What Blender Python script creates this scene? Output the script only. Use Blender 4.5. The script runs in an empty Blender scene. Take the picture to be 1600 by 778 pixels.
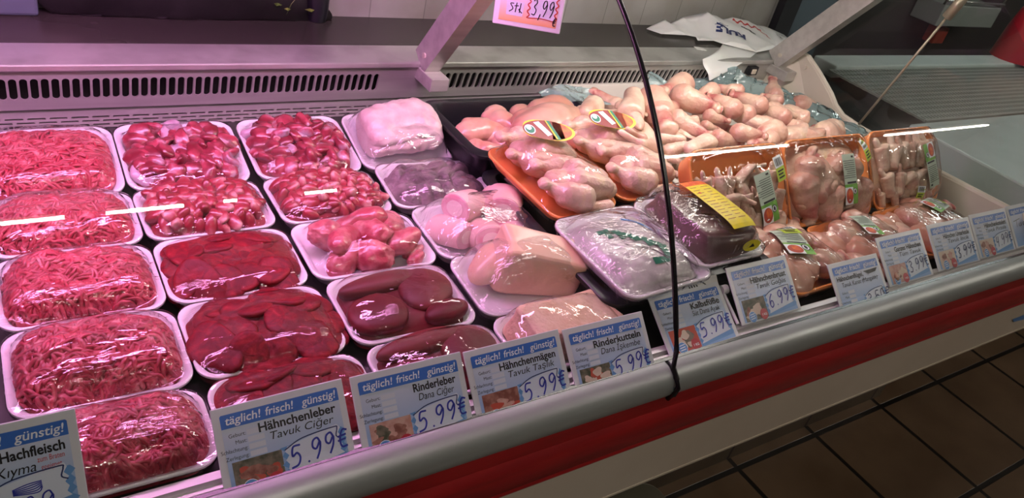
import bpy, bmesh, math, random
import numpy as np
from mathutils import Vector, Matrix

random.seed(4)
RNG = np.random.default_rng(11)
S = bpy.context.scene
COL = S.collection

# ------------------------------------------------------------------ camera
F = 1200.0                                   # focal length in pixels of the 1600x778 frame
_a = np.array([1850., -304., F]); _b = np.array([-950., -1039., F])
_X = _a / np.linalg.norm(_a)
_Y = _b - (_b @ _X) * _X; _Y /= np.linalg.norm(_Y)
_Z = np.cross(_X, _Y)
R = np.array([_X, _Y, _Z])                   # camera axes (right, down, forward) to world
CAM = np.array([0., 0., 1.574])
cd = bpy.data.cameras.new('camera'); cam = bpy.data.objects.new('camera', cd); COL.objects.link(cam)
cd.sensor_fit = 'HORIZONTAL'; cd.sensor_width = 36.0; cd.lens = 36.0 * F / 1600.0
cd.clip_start = 0.02; cd.clip_end = 60
_r, _u, _k = R @ np.array([1, 0, 0]), R @ np.array([0, -1, 0]), R @ np.array([0, 0, -1])
cam.matrix_world = Matrix(((_r[0], _u[0], _k[0], CAM[0]), (_r[1], _u[1], _k[1], CAM[1]), (_r[2], _u[2], _k[2], CAM[2]), (0, 0, 0, 1)))
S.camera = cam

# ------------------------------------------------------------------ view, world, light levels
S.view_settings.view_transform = 'Standard'; S.view_settings.look = 'None'
S.view_settings.exposure = 0.0; S.view_settings.gamma = 1.0; S.view_settings.use_curve_mapping = False
cy = S.cycles
cy.use_denoising = True
cy.transparent_max_bounces = 16; cy.max_bounces = 8; cy.glossy_bounces = 4; cy.diffuse_bounces = 3
cy.sample_clamp_indirect = 4.0
W = bpy.data.worlds.new('world'); S.world = W; W.use_nodes = True
W.node_tree.nodes['Background'].inputs[0].default_value = (0.8, 0.85, 0.9, 1)
W.node_tree.nodes['Background'].inputs[1].default_value = 0.09
PINK_POWER, WHITE_POWER, CEIL_POWER = 40.0, 25.0, 92.0
PINK = (1.0, 0.40, 0.87); WHITE = (1.0, 0.93, 0.84)

def at(u, v, z):
    d = R @ np.array([u - 800., v - 389., F]); t = (z - CAM[2]) / d[2]; return CAM + t * d
def at_y(u, v, y):
    d = R @ np.array([u - 800., v - 389., F]); t = (y - CAM[1]) / d[1]; return CAM + t * d
def at_x(u, v, x):
    d = R @ np.array([u - 800., v - 389., F]); t = (x - CAM[0]) / d[0]; return CAM + t * d

# ------------------------------------------------------------------ materials
def mat(name, col, rough=.5, metal=0., col2=None, nscale=8., ramp=(.4, .6), bump=0., bscale=40., spec=.5, sss=0., coat=0.,
        emit=None, estr=0., stretch=None, col3=None, distort=0., detail=4., rough2=None):
    m = bpy.data.materials.new(name); m.use_nodes = True
    nt = m.node_tree; N = nt.nodes; L = nt.links; p = N['Principled BSDF']
    p.inputs['Base Color'].default_value = (*col, 1); p.inputs['Roughness'].default_value = rough
    p.inputs['Metallic'].default_value = metal; p.inputs['Specular IOR Level'].default_value = spec
    if sss:
        p.inputs['Subsurface Weight'].default_value = sss; p.inputs['Subsurface Radius'].default_value = (.012, .005, .003)
        p.inputs['Subsurface Scale'].default_value = 1.0
    if coat:
        p.inputs['Coat Weight'].default_value = coat; p.inputs['Coat Roughness'].default_value = .12
    if emit:
        p.inputs['Emission Color'].default_value = (*emit, 1); p.inputs['Emission Strength'].default_value = estr
    tc = N.new('ShaderNodeTexCoord'); mp = N.new('ShaderNodeMapping'); L.new(tc.outputs['Object'], mp.inputs[0])
    oi = N.new('ShaderNodeObjectInfo')
    va = N.new('ShaderNodeVectorMath'); va.operation = 'SCALE'; va.inputs[0].default_value = (3.1, 1.7, 2.3); L.new(oi.outputs['Random'], va.inputs['Scale'])
    L.new(va.outputs[0], mp.inputs['Location'])
    if stretch: mp.inputs['Scale'].default_value = stretch
    if col2:
        n = N.new('ShaderNodeTexNoise'); n.inputs['Scale'].default_value = nscale; n.inputs['Detail'].default_value = detail
        n.inputs['Distortion'].default_value = distort
        L.new(mp.outputs[0], n.inputs['Vector'])
        r = N.new('ShaderNodeValToRGB'); e = r.color_ramp.elements
        e[0].position, e[1].position = ramp; e[0].color = (*col, 1); e[1].color = (*col2, 1)
        if col3:
            q = e.new(min(1, ramp[1] + .1)); q.color = (*col3, 1)
        L.new(n.outputs['Fac'], r.inputs[0]); L.new(r.outputs[0], p.inputs['Base Color'])
        if rough2 is not None:
            mr = N.new('ShaderNodeMapRange'); mr.inputs['To Min'].default_value = rough; mr.inputs['To Max'].default_value = rough2
            mr.inputs['From Min'].default_value = .3; mr.inputs['From Max'].default_value = .7
            L.new(n.outputs['Fac'], mr.inputs[0]); L.new(mr.outputs[0], p.inputs['Roughness'])
    if bump:
        n = N.new('ShaderNodeTexNoise'); n.inputs['Scale'].default_value = bscale; n.inputs['Detail'].default_value = 4
        L.new(mp.outputs[0], n.inputs['Vector'])
        b = N.new('ShaderNodeBump'); b.inputs['Strength'].default_value = bump; b.inputs['Distance'].default_value = .004
        L.new(n.outputs['Fac'], b.inputs['Height']); L.new(b.outputs[0], p.inputs['Normal'])
    return m

def axis_mat(name, stops, axis=0, lo=0., hi=1., rough=.35, coat=.3, sss=.08, wob=.15, nscale=40., bump=.25, bscale=140.):
    """colour that runs along one object axis (ends of a drumstick, cap of a heart), wobbled by noise"""
    m = mat(name, stops[0][1], rough, coat=coat, sss=sss, bump=bump, bscale=bscale)
    nt = m.node_tree; N = nt.nodes; L = nt.links; p = N['Principled BSDF']
    tc = N.new('ShaderNodeTexCoord'); sp = N.new('ShaderNodeSeparateXYZ'); L.new(tc.outputs['Object'], sp.inputs[0])
    mr = N.new('ShaderNodeMapRange'); mr.inputs['From Min'].default_value = lo; mr.inputs['From Max'].default_value = hi
    L.new(sp.outputs[axis], mr.inputs[0])
    n = N.new('ShaderNodeTexNoise'); n.inputs['Scale'].default_value = nscale; n.inputs['Detail'].default_value = 3
    L.new([q for q in N if q.type == 'MAPPING'][0].outputs[0], n.inputs['Vector'])
    s = N.new('ShaderNodeMath'); s.operation = 'MULTIPLY_ADD'; s.inputs[1].default_value = wob * 2; L.new(n.outputs['Fac'], s.inputs[0])
    s2 = N.new('ShaderNodeMath'); s2.operation = 'SUBTRACT'; s2.inputs[1].default_value = wob
    L.new(mr.outputs[0], s.inputs[2]); L.new(s.outputs[0], s2.inputs[0])
    r = N.new('ShaderNodeValToRGB'); e = r.color_ramp.elements
    while len(e) < len(stops): e.new(.5)
    for k, (po, c) in enumerate(stops): e[k].position = po; e[k].color = (*c, 1)
    L.new(s2.outputs[0], r.inputs[0]); L.new(r.outputs[0], p.inputs['Base Color'])
    return m

def film_mat(name, gain=2.2, base=.006, rough=.035, milky=0., bump=.75, tint=(1, 1, 1), bs=(13, 26, 20), fine=.7, mcol=(.9, .9, .9)):
    m = bpy.data.materials.new(name); m.use_nodes = True; nt = m.node_tree; N = nt.nodes; L = nt.links
    N.remove(N['Principled BSDF']); out = N['Material Output']
    tc = N.new('ShaderNodeTexCoord'); mp = N.new('ShaderNodeMapping'); mp.inputs['Scale'].default_value = bs
    L.new(tc.outputs['Object'], mp.inputs[0])
    oi = N.new('ShaderNodeObjectInfo'); va = N.new('ShaderNodeVectorMath'); va.operation = 'SCALE'; va.inputs[0].default_value = (7.1, 3.7, 5.3)
    L.new(oi.outputs['Random'], va.inputs['Scale']); L.new(va.outputs[0], mp.inputs['Location'])
    n = N.new('ShaderNodeTexNoise'); n.inputs['Scale'].default_value = 1.; n.inputs['Detail'].default_value = 2.5; n.inputs['Distortion'].default_value = .8
    L.new(mp.outputs[0], n.inputs['Vector'])
    mp2 = N.new('ShaderNodeMapping'); mp2.inputs['Scale'].default_value = (bs[0] * 2, bs[1] * 7, bs[2] * 4); mp2.inputs['Rotation'].default_value = (0, 0, .5)
    L.new(tc.outputs['Object'], mp2.inputs[0])
    n2 = N.new('ShaderNodeTexNoise'); n2.inputs['Scale'].default_value = 1.; n2.inputs['Detail'].default_value = 3; n2.inputs['Distortion'].default_value = .3
    L.new(mp2.outputs[0], n2.inputs['Vector'])
    b = N.new('ShaderNodeBump'); b.inputs['Strength'].default_value = bump; b.inputs['Distance'].default_value = .01; L.new(n.outputs['Fac'], b.inputs['Height'])
    b2 = N.new('ShaderNodeBump'); b2.inputs['Strength'].default_value = fine; b2.inputs['Distance'].default_value = .002
    n3 = N.new('ShaderNodeTexNoise'); n3.inputs['Scale'].default_value = 19; n3.inputs['Detail'].default_value = 1; L.new(va.outputs[0], mp2.inputs['Location'])
    L.new(mp.outputs[0], n3.inputs['Vector']); n3.inputs['Scale'].default_value = .8
    mk = N.new('ShaderNodeMapRange'); mk.inputs['From Min'].default_value = .48; mk.inputs['From Max'].default_value = .62; L.new(n3.outputs['Fac'], mk.inputs[0])
    mu = N.new('ShaderNodeMath'); mu.operation = 'MULTIPLY'; L.new(n2.outputs['Fac'], mu.inputs[0]); L.new(mk.outputs[0], mu.inputs[1])
    L.new(mu.outputs[0], b2.inputs['Height']); L.new(b.outputs[0], b2.inputs['Normal'])
    fr = N.new('ShaderNodeFresnel'); L.new(b2.outputs[0], fr.inputs['Normal'])
    ge = N.new('ShaderNodeNewGeometry'); io = N.new('ShaderNodeMapRange'); io.inputs['To Min'].default_value = 1.45; io.inputs['To Max'].default_value = 1 / 1.45
    L.new(ge.outputs['Backfacing'], io.inputs[0]); L.new(io.outputs[0], fr.inputs['IOR'])      # a thin sheet mirrors alike from both sides
    ma = N.new('ShaderNodeMath'); ma.operation = 'MULTIPLY_ADD'; ma.use_clamp = True; ma.inputs[1].default_value = gain; ma.inputs[2].default_value = base
    L.new(fr.outputs[0], ma.inputs[0])
    tr = N.new('ShaderNodeBsdfTransparent'); tr.inputs[0].default_value = (*tint, 1)
    gl = N.new('ShaderNodeBsdfGlossy'); gl.inputs['Roughness'].default_value = rough; L.new(b2.outputs[0], gl.inputs['Normal'])
    cur = tr.outputs[0]
    if milky:
        di = N.new('ShaderNodeBsdfDiffuse'); di.inputs[0].default_value = (*mcol, 1); L.new(b2.outputs[0], di.inputs['Normal'])
        mm = N.new('ShaderNodeMixShader'); mm.inputs[0].default_value = milky; L.new(cur, mm.inputs[1]); L.new(di.outputs[0], mm.inputs[2]); cur = mm.outputs[0]
    mx = N.new('ShaderNodeMixShader'); L.new(ma.outputs[0], mx.inputs[0]); L.new(cur, mx.inputs[1]); L.new(gl.outputs[0], mx.inputs[2])
    L.new(mx.outputs[0], out.inputs['Surface'])
    return m

def tile_mat(name, c1, c2, grout, w, h, off, shift, rough=.4, mortar=.006, bump=.4, nscale=5.):
    m = mat(name, c1, rough); nt = m.node_tree; N = nt.nodes; L = nt.links; p = N['Principled BSDF']
    tc = N.new('ShaderNodeTexCoord'); mp = N.new('ShaderNodeMapping'); mp.inputs['Location'].default_value = shift
    L.new(tc.outputs['Generated' if False else 'Object'], mp.inputs[0])
    br = N.new('ShaderNodeTexBrick'); br.offset = off; br.inputs['Scale'].default_value = 1
    br.inputs['Brick Width'].default_value = w; br.inputs['Row Height'].default_value = h; br.inputs['Mortar Size'].default_value = mortar
    br.inputs['Mortar Smooth'].default_value = .2; br.inputs['Bias'].default_value = 0
    br.inputs['Color1'].default_value = (*c1, 1); br.inputs['Color2'].default_value = (*c2, 1); br.inputs['Mortar'].default_value = (*grout, 1)
    L.new(mp.outputs[0], br.inputs['Vector'])
    n = N.new('ShaderNodeTexNoise'); n.inputs['Scale'].default_value = nscale; n.inputs['Detail'].default_value = 6
    L.new(tc.outputs['Object'], n.inputs['Vector'])
    r = N.new('ShaderNodeValToRGB'); e = r.color_ramp.elements; e[0].position = .3; e[0].color = (.62, .58, .52, 1); e[1].position = .7; e[1].color = (1, 1, 1, 1)
    L.new(n.outputs['Fac'], r.inputs[0])
    mx = N.new('ShaderNodeMix'); mx.data_type = 'RGBA'; mx.blend_type = 'MULTIPLY'; mx.inputs['Factor'].default_value = 1
    L.new(br.outputs['Color'], mx.inputs['A']); L.new(r.outputs[0], mx.inputs['B']); L.new(mx.outputs['Result'], p.inputs['Base Color'])
    b = N.new('ShaderNodeBump'); b.invert = True; b.inputs['Strength'].default_value = bump; b.inputs['Distance'].default_value = .004
    L.new(br.outputs['Fac'], b.inputs['Height']); L.new(b.outputs[0], p.inputs['Normal'])
    return m

M = {}
M['steel'] = mat('brushed_steel', (.50, .48, .455), .36, .55, col2=(.62, .60, .565), nscale=3, stretch=(1, 14, 14), ramp=(.35, .65), rough2=.45, bump=.03, bscale=60)
M['steel_edge'] = mat('worn_steel', (.62, .63, .60), .3, .75, col2=(.38, .38, .36), nscale=9, ramp=(.45, .75), rough2=.5)
M['worktop'] = mat('dark_worktop', (.030, .028, .024), .26, .0, col2=(.042, .039, .034), nscale=3, spec=.16)
M['black_in'] = mat('black_interior', (.012, .011, .012), .7)
M['deck'] = mat('dark_deck', (.02, .018, .018), .5)
M['alu'] = mat('aluminium_rail', (.52, .56, .55), .38, .55, col2=(.45, .48, .47), nscale=4, stretch=(1, 8, 8), rough2=.48)
M['red'] = mat('red_bumper', (.36, .012, .014), .42, col2=(.28, .010, .012), nscale=6, stretch=(1, 10, 10), bump=.05)
M['cream'] = mat('cream_panel', (.70, .61, .50), .45, col2=(.64, .55, .44), nscale=3)
M['endplastic'] = mat('ivory_plastic', (.66, .6, .5), .45, col2=(.58, .53, .44), nscale=6)
M['clear'] = mat('white_channel_plastic', (.62, .6, .6), .25, spec=.6)
M['rubber'] = mat('black_rubber', (.012, .01, .012), .25, spec=.6)
M['foam'] = mat('white_foam', (.82, .80, .82), .45, bump=.06, bscale=300, sss=.05)
M['orange'] = mat('orange_foam', (.90, .30, .08), .5, bump=.08, bscale=300)
M['blackbin'] = mat('black_bin_plastic', (.006, .006, .009), .33, spec=.45)
M['tub'] = mat('white_tub_plastic', (.66, .62, .57), .4)
M['mince'] = mat('mince', (.34, .024, .045), .36, col2=(.50, .075, .10), nscale=60, ramp=(.45, .62), coat=.25, sss=.06, col3=(.64, .26, .26), detail=2)
M['mince_bed'] = mat('mince_bed', (.24, .014, .026), .5, bump=.6, bscale=120)
M['gizzard'] = mat('gizzard', (.14, .007, .018), .32, col2=(.31, .04, .065), nscale=34, ramp=(.40, .58), col3=(.42, .24, .29), coat=.35, bump=.3, bscale=70)
M['heart'] = axis_mat('heart', [(0, (.15, .006, .014)), (.66, (.25, .016, .03)), (.86, (.38, .11, .12)), (1, (.52, .26, .25))], 0, -.018, .018, wob=.34, nscale=70)
M['liver'] = mat('liver', (.11, .003, .008), .5, spec=.2, col2=(.21, .008, .014), nscale=42, ramp=(.42, .66), bump=.5, bscale=90, col3=(.28, .03, .04), distort=1.5)
M['liver_beef'] = mat('beef_liver', (.10, .008, .013), .45, spec=.25, col2=(.14, .014, .017), nscale=9, bump=.06)
M['membrane'] = mat('membrane', (.09, .005, .010), .35, col2=(.30, .07, .09), nscale=60, ramp=(.55, .68), coat=.2)
M['stomach'] = mat('pink_offal', (.36, .045, .07), .35, col2=(.56, .19, .20), nscale=34, ramp=(.40, .6), coat=.35, bump=.7, bscale=90)
M['tripe'] = mat('white_tripe', (.68, .57, .53), .42, col2=(.56, .40, .38), nscale=26, ramp=(.4, .65), coat=.2, bump=.7, bscale=70)
M['grey_tripe'] = mat('grey_tripe', (.27, .19, .21), .45, col2=(.13, .085, .10), nscale=25, ramp=(.4, .6), bump=.8, bscale=160, col3=(.42, .15, .19))
M['foot_skin'] = mat('calf_skin', (.72, .42, .40), .4, col2=(.78, .55, .5), nscale=14, coat=.25, bump=.15, sss=.06)
M['foot_cut'] = mat('calf_cut', (.74, .47, .50), .35, col2=(.68, .3, .36), nscale=40, ramp=(.45, .62), coat=.3)
M['bone'] = mat('bone', (.82, .68, .64), .35, coat=.3)
M['tallow'] = mat('yellow_foot', (.76, .54, .36), .4, col2=(.70, .44, .29), nscale=9, coat=.25, bump=.12, sss=.08)
M['honeycomb'] = mat('honeycomb_tripe', (.78, .58, .42), .5, col2=(.70, .46, .30), nscale=28, ramp=(.35, .65), bump=.8, bscale=120)
M['skin'] = mat('chicken_skin', (.58, .33, .255), .36, col2=(.70, .50, .385), nscale=22, ramp=(.36, .6), coat=.35, sss=.03, bump=.4, bscale=200, col3=(.74, .56, .36))
M['drum'] = axis_mat('drumstick_skin', [(0, (.48, .22, .175)), (.2, (.60, .34, .265)), (.4, (.70, .48, .365)), (.66, (.60, .34, .265)), (.82, (.40, .10, .095)), (1, (.70, .50, .37))], 0, 0, .13, wob=.24, sss=.03, bump=.4, bscale=200)
M['breast'] = mat('chicken_breast', (.54, .25, .185), .3, col2=(.66, .39, .30), nscale=16, coat=.4, sss=.04, bump=.15, bscale=60)
M['wingm'] = mat('wing_skin', (.60, .35, .27), .38, col2=(.78, .59, .46), nscale=34, ramp=(.38, .58), coat=.3, sss=.03, bump=.45, bscale=180)
M['darkmeat'] = mat('dark_wrapped_meat', (.085, .035, .034), .35, col2=(.13, .055, .05), nscale=14, coat=.2)
M['greywrap'] = mat('frosted_packet', (.62, .60, .57), .3, col2=(.36, .34, .32), nscale=18, ramp=(.4, .65), bump=.6, bscale=50, coat=.3)
M['film'] = film_mat('cling_film')
M['film_tight'] = film_mat('tight_film', gain=1.6, base=.0, rough=.03, bump=.4, fine=.6)
M['film_milky'] = film_mat('milky_film', gain=2.2, base=.008, milky=.05, bump=.9, fine=.6, bs=(20, 30, 20), mcol=(.85, .8, .85))
M['film_bag'] = film_mat('crinkled_bag', gain=2.0, base=.0, milky=.02, bump=1., fine=1., bs=(26, 34, 30))
M['film_light'] = film_mat('pack_film', gain=1.5, base=.0, bump=.7, fine=.7, bs=(22, 11, 14))
M['bluebag'] = film_mat('blue_plastic', gain=2., base=.03, milky=.55, tint=(.62, .80, .82), bump=1., fine=.6, bs=(16, 16, 22), mcol=(.30, .42, .43))
M['glass'] = film_mat('pane_glass', gain=1.0, base=0., rough=.0, bump=0., fine=0., tint=(.985, .99, .985))
M['glass_end'] = film_mat('end_pane_glass', gain=1.6, base=.0, rough=.0, bump=0., fine=0., tint=(.92, .95, .94))
M['bagwhite'] = mat('white_carrier_plastic', (.86, .86, .83), .38, sss=.05, bump=.15, bscale=30)
M['paper'] = mat('white_paper', (.75, .74, .72), .6)
M['card'] = mat('tag_holder', (.72, .74, .78), .28, spec=.5)
M['print'] = mat('tag_print', (.50, .60, .80), .3)
M['band'] = mat('tag_blue_band', (.045, .16, .56), .3)
M['ink_white'] = mat('ink_white', (.85, .88, .92), .4)
M['ink_black'] = mat('ink_black', (.008, .008, .012), .4)
M['ink_red'] = mat('ink_red', (.55, .03, .03), .4)
M['ink_blue'] = mat('pen_blue', (.02, .03, .33), .4)
M['ink_navy'] = mat('pen_navy', (.02, .035, .14), .4)
M['patch'] = mat('price_patch', (.70, .77, .88), .35)
M['patch_edge'] = mat('patch_edge', (.14, .33, .66), .35)
M['box'] = mat('field_box', (.66, .70, .80), .4)
M['badge_blue'] = mat('badge_blue', (.10, .28, .62), .35)
M['badge_red'] = mat('badge_red', (.45, .02, .04), .35)
M['ph_meat'] = mat('printed_meat', (.20, .06, .04), .4, col2=(.38, .17, .13), nscale=90)
M['ph_pink'] = mat('printed_pink', (.52, .26, .21), .4, col2=(.62, .38, .32), nscale=90)
M['ph_pale'] = mat('printed_pale', (.66, .52, .42), .4, col2=(.7, .58, .48), nscale=60)
M['ph_dark'] = mat('printed_dark', (.05, .06, .03), .4, col2=(.2, .16, .12), nscale=80)
M['ph_red'] = mat('printed_red', (.48, .07, .04), .4)
M['label_pale'] = mat('label_pale_green', (.50, .60, .49), .4)
M['label_green'] = mat('label_green', (.13, .38, .04), .4, col2=(.22, .48, .08), nscale=60)
M['label_lime'] = mat('label_lime', (.52, .68, .06), .4)
M['label_yellow'] = mat('label_yellow', (.80, .68, .02), .4, col2=(.7, .6, .05), nscale=60)
M['label_orange'] = mat('label_orange', (.75, .18, .03), .4, col2=(.6, .08, .03), nscale=90)
M['label_brown'] = mat('label_brown', (.22, .015, .02), .4)
M['green_ink'] = mat('green_ink', (.0, .17, .09), .4)
M['blue_ink'] = mat('blue_stripe', (.03, .24, .62), .4)
M['peach'] = mat('peach_print', (.80, .52, .33), .4, col2=(.78, .68, .66), nscale=6)
M['lamp_metal'] = mat('lamp_housing', (.7, .7, .7), .4, .3)
M['pinktube'] = mat('pink_tube', (1, 1, 1), .5, emit=PINK, estr=PINK_POWER)
M['whitetube'] = mat('white_tube', (1, 1, 1), .5, emit=WHITE, estr=WHITE_POWER)
M['ceiltube'] = mat('ceiling_tube', (1, 1, 1), .5, emit=(1, .90, .78), estr=CEIL_POWER)
M['crate'] = mat('dark_olive_plastic', (.11, .10, .07), .45)
M['crate_rim'] = mat('light_rim', (.30, .27, .22), .4)
M['leaf'] = mat('green_leaf', (.06, .12, .015), .5, col2=(.16, .2, .03), nscale=20)
M['blackplastic'] = mat('black_bag_plastic', (.005, .005, .0045), .55, spec=.1, col2=(.010, .010, .009), nscale=10, bump=.6, bscale=18)
M['bluegrey'] = mat('blue_grey_board', (.075, .105, .125), .4)
M['nb_white'] = mat('pale_counter', (.55, .62, .59), .35, col2=(.48, .55, .52), nscale=4)
M['grille'] = mat('grey_grille', (.27, .29, .26), .5, .2)
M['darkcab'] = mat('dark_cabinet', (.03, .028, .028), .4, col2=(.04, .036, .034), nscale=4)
M['redcloth'] = mat('red_plastic', (.45, .012, .025), .4, bump=.2, bscale=12)
M['rod'] = mat('pale_rod', (.46, .40, .30), .35, .4)
M['wire'] = mat('chrome_wire', (.7, .7, .66), .25, .8)

# ------------------------------------------------------------------ mesh helpers
class MB:
    def __init__(s): s.v = []; s.f = []; s.m = []; s.n = 0
    def add(s, v, f, mi=0, mx=None):
        v = np.asarray(v, float).reshape(-1, 3)
        if mx is not None:
            A = np.array(mx); v = v @ A[:3, :3].T + A[:3, 3]
        s.v.append(v); n = s.n
        for q in f: s.f.append(tuple(int(i) + n for i in q))
        s.m += [mi] * len(f); s.n += len(v); return s
    def build(s, name, mats, parent=None, smooth=False, auto=None):
        me = bpy.data.meshes.new(name)
        me.from_pydata(np.concatenate(s.v).tolist() if s.v else [], [], s.f)
        mats = mats if isinstance(mats, (list, tuple)) else [mats]
        for m in mats: me.materials.append(m)
        if any(s.m): me.polygons.foreach_set('material_index', s.m)
        if smooth: me.polygons.foreach_set('use_smooth', [True] * len(me.polygons))
        me.update()
        if auto is not None: me.set_sharp_from_angle(angle=auto)
        return link(name, me, parent)
    # shapes
    def box(s, lo, hi, mi=0, mx=None):
        x0, y0, z0 = lo; x1, y1, z1 = hi
        v = [(x0, y0, z0), (x1, y0, z0), (x1, y1, z0), (x0, y1, z0), (x0, y0, z1), (x1, y0, z1), (x1, y1, z1), (x0, y1, z1)]
        return s.add(v, [(0, 3, 2, 1), (4, 5, 6, 7), (0, 1, 5, 4), (1, 2, 6, 5), (2, 3, 7, 6), (3, 0, 4, 7)], mi, mx)
    def rbox(s, lo, hi, r=.003, mi=0, mx=None, seg=2):
        bm = bmesh.new(); bmesh.ops.create_cube(bm, size=1)
        lo, hi = np.array(lo, float), np.array(hi, float)
        for q in bm.verts: q.co = Vector((lo + hi) / 2 + np.array(q.co) * (hi - lo))
        bmesh.ops.bevel(bm, geom=bm.edges[:], offset=r, segments=seg, profile=.5, affect='EDGES')
        bm.verts.index_update(); s.add([q.co[:] for q in bm.verts], [[w.index for w in f.verts] for f in bm.faces], mi, mx); bm.free(); return s
    def loft(s, rings, caps=(True, True), mi=0, mx=None, closed=True):
        rings = np.asarray(rings, float); r, k = rings.shape[:2]; f = []
        for i in range(r - 1):
            for j in range(k if closed else k - 1):
                j2 = (j + 1) % k; f.append((i * k + j, i * k + j2, (i + 1) * k + j2, (i + 1) * k + j))
        if caps[0]: f.append(tuple(range(k))[::-1])
        if caps[1]: f.append(tuple(range((r - 1) * k, r * k)))
        return s.add(rings.reshape(-1, 3), f, mi, mx)
    def tubes(s, paths, rad, k=6, mi=0, mx=None):
        P = np.asarray(paths, float); n, m = P.shape[:2]
        rad = np.broadcast_to(np.asarray(rad, float), (n, m)) if np.ndim(rad) else np.full((n, m), rad)
        T = np.gradient(P, axis=1); T /= np.linalg.norm(T, axis=2, keepdims=True) + 1e-12
        up = np.where(np.abs(T[..., 2:3]) > .9, np.array([1., 0, 0]), np.array([0, 0, 1.]))
        A = np.cross(T, up); A /= np.linalg.norm(A, axis=2, keepdims=True) + 1e-12; B = np.cross(T, A)
        th = np.arange(k) * 2 * math.pi / k
        V = P[:, :, None] + rad[:, :, None, None] * (A[:, :, None] * np.cos(th)[:, None] + B[:, :, None] * np.sin(th)[:, None])
        f = []
        for a in range(n):
            o = a * m * k
            for i in range(m - 1):
                for j in range(k):
                    j2 = (j + 1) % k; f.append((o + i * k + j, o + i * k + j2, o + (i + 1) * k + j2, o + (i + 1) * k + j))
            f.append(tuple(o + j for j in range(k))[::-1]); f.append(tuple(o + (m - 1) * k + j for j in range(k)))
        return s.add(V.reshape(-1, 3), f, mi, mx)
    def tube(s, path, r, k=8, mi=0, mx=None): return s.tubes([path], np.array([r if np.ndim(r) else [r] * len(path)]).reshape(1, -1), k, mi, mx)
    def prism(s, prof, x0, x1, mi=0, closed=True):
        a = [[(x0, y, z) for y, z in prof], [(x1, y, z) for y, z in prof]]
        return s.loft(a, (closed, closed), mi, closed=closed)
    def quad(s, a, b, c, d, mi=0, mx=None): return s.add([a, b, c, d], [(0, 1, 2, 3)], mi, mx)
    def ico(s, c, rad, sub=2, mi=0, mx=None, fn=None):
        v, f = icos(sub); v = v * np.asarray(rad)
        if fn is not None: v = fn(v)
        return s.add(v + np.asarray(c), f, mi, mx)

def link(name, me, parent=None):
    o = bpy.data.objects.new(name, me); COL.objects.link(o)
    if parent is not None: o.parent = parent
    return o
_ic = {}
def icos(sub):
    if sub not in _ic:
        bm = bmesh.new(); bmesh.ops.create_icosphere(bm, subdivisions=sub, radius=1); bm.verts.index_update()
        _ic[sub] = (np.array([v.co[:] for v in bm.verts]), [[w.index for w in f.verts] for f in bm.faces]); bm.free()
    return _ic[sub]
def tag(o, label, cat, group=None, kind=None):
    o['label'] = label; o['category'] = cat
    if group: o['group'] = group
    if kind: o['kind'] = kind
    return o
def empty(name, loc=(0, 0, 0), rot=(0, 0, 0)):
    o = bpy.data.objects.new(name, None); COL.objects.link(o); o.location = loc; o.rotation_euler = rot; o.empty_display_size = .02; return o
def struct(o): o['kind'] = 'structure'; return o

def rr(w, d, r, k=6):
    pts = []
    for cx, cy_, a0 in ((w / 2 - r, d / 2 - r, 0), (-w / 2 + r, d / 2 - r, 90), (-w / 2 + r, -d / 2 + r, 180), (w / 2 - r, -d / 2 + r, 270)):
        for i in range(k + 1):
            a = math.radians(a0 + 90 * i / k); pts.append((cx + r * math.cos(a), cy_ + r * math.sin(a)))
    return np.array(pts)
def rr_dense(w, d, r, n=72):
    p = rr(w, d, r, 8); q = np.vstack([p, p[:1]]); L = np.r_[0, np.cumsum(np.linalg.norm(np.diff(q, axis=0), axis=1))]
    t = np.linspace(0, L[-1], n, endpoint=False); return np.c_[np.interp(t, L, q[:, 0]), np.interp(t, L, q[:, 1])]
def ringz(p, z): return np.c_[p, np.full(len(p), z)]

class Noise:
    def __init__(s, seed, scale, n=7, dim=3):
        g = np.random.default_rng(seed); s.k = g.normal(size=(n, dim)) * scale; s.p = g.uniform(0, 6.28, n); s.n = n
    def __call__(s, P): return np.sin(P @ s.k.T + s.p).sum(-1) / math.sqrt(s.n)

def lumpy(seed, amp, scale):
    n = Noise(seed, scale); return lambda v: v * (1 + amp * n(v))[:, None]

def blob_mesh(name, segs, vox=.004, smooth=5, extra=None, m=None):
    """one smooth continuous body grown over a chain of tapering limbs: (p0, r0, p1, r1[, squash])"""
    mb = MB()
    for sg in segs:
        p0, r0, p1, r1 = (np.array(sg[0], float), sg[1], np.array(sg[2], float), sg[3]); sq = np.array(sg[4] if len(sg) > 4 else (1, 1, 1.))
        n = max(2, int(np.linalg.norm(p1 - p0) / (min(r0, r1) * .5)) + 1)
        for t in np.linspace(0, 1, n): mb.ico(p0 + (p1 - p0) * t, (r0 + (r1 - r0) * t) * sq, 2)
    o = mb.build('working_body', M['skin'])
    a = o.modifiers.new('r', 'REMESH'); a.mode = 'VOXEL'; a.voxel_size = vox
    b = o.modifiers.new('s', 'SMOOTH'); b.factor = .5; b.iterations = smooth
    dg = bpy.context.evaluated_depsgraph_get(); dg.update()
    me = bpy.data.meshes.new_from_object(o.evaluated_get(dg)); old = o.data
    bpy.data.objects.remove(o); bpy.data.meshes.remove(old); me.name = name
    if extra is not None:
        v = np.empty(len(me.vertices) * 3); me.vertices.foreach_get('co', v); v = extra(v.reshape(-1, 3)); me.vertices.foreach_set('co', v.ravel())
    me.materials.clear(); me.materials.append(m or M['skin'])
    me.polygons.foreach_set('use_smooth', [True] * len(me.polygons)); me.update(); return me

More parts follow.
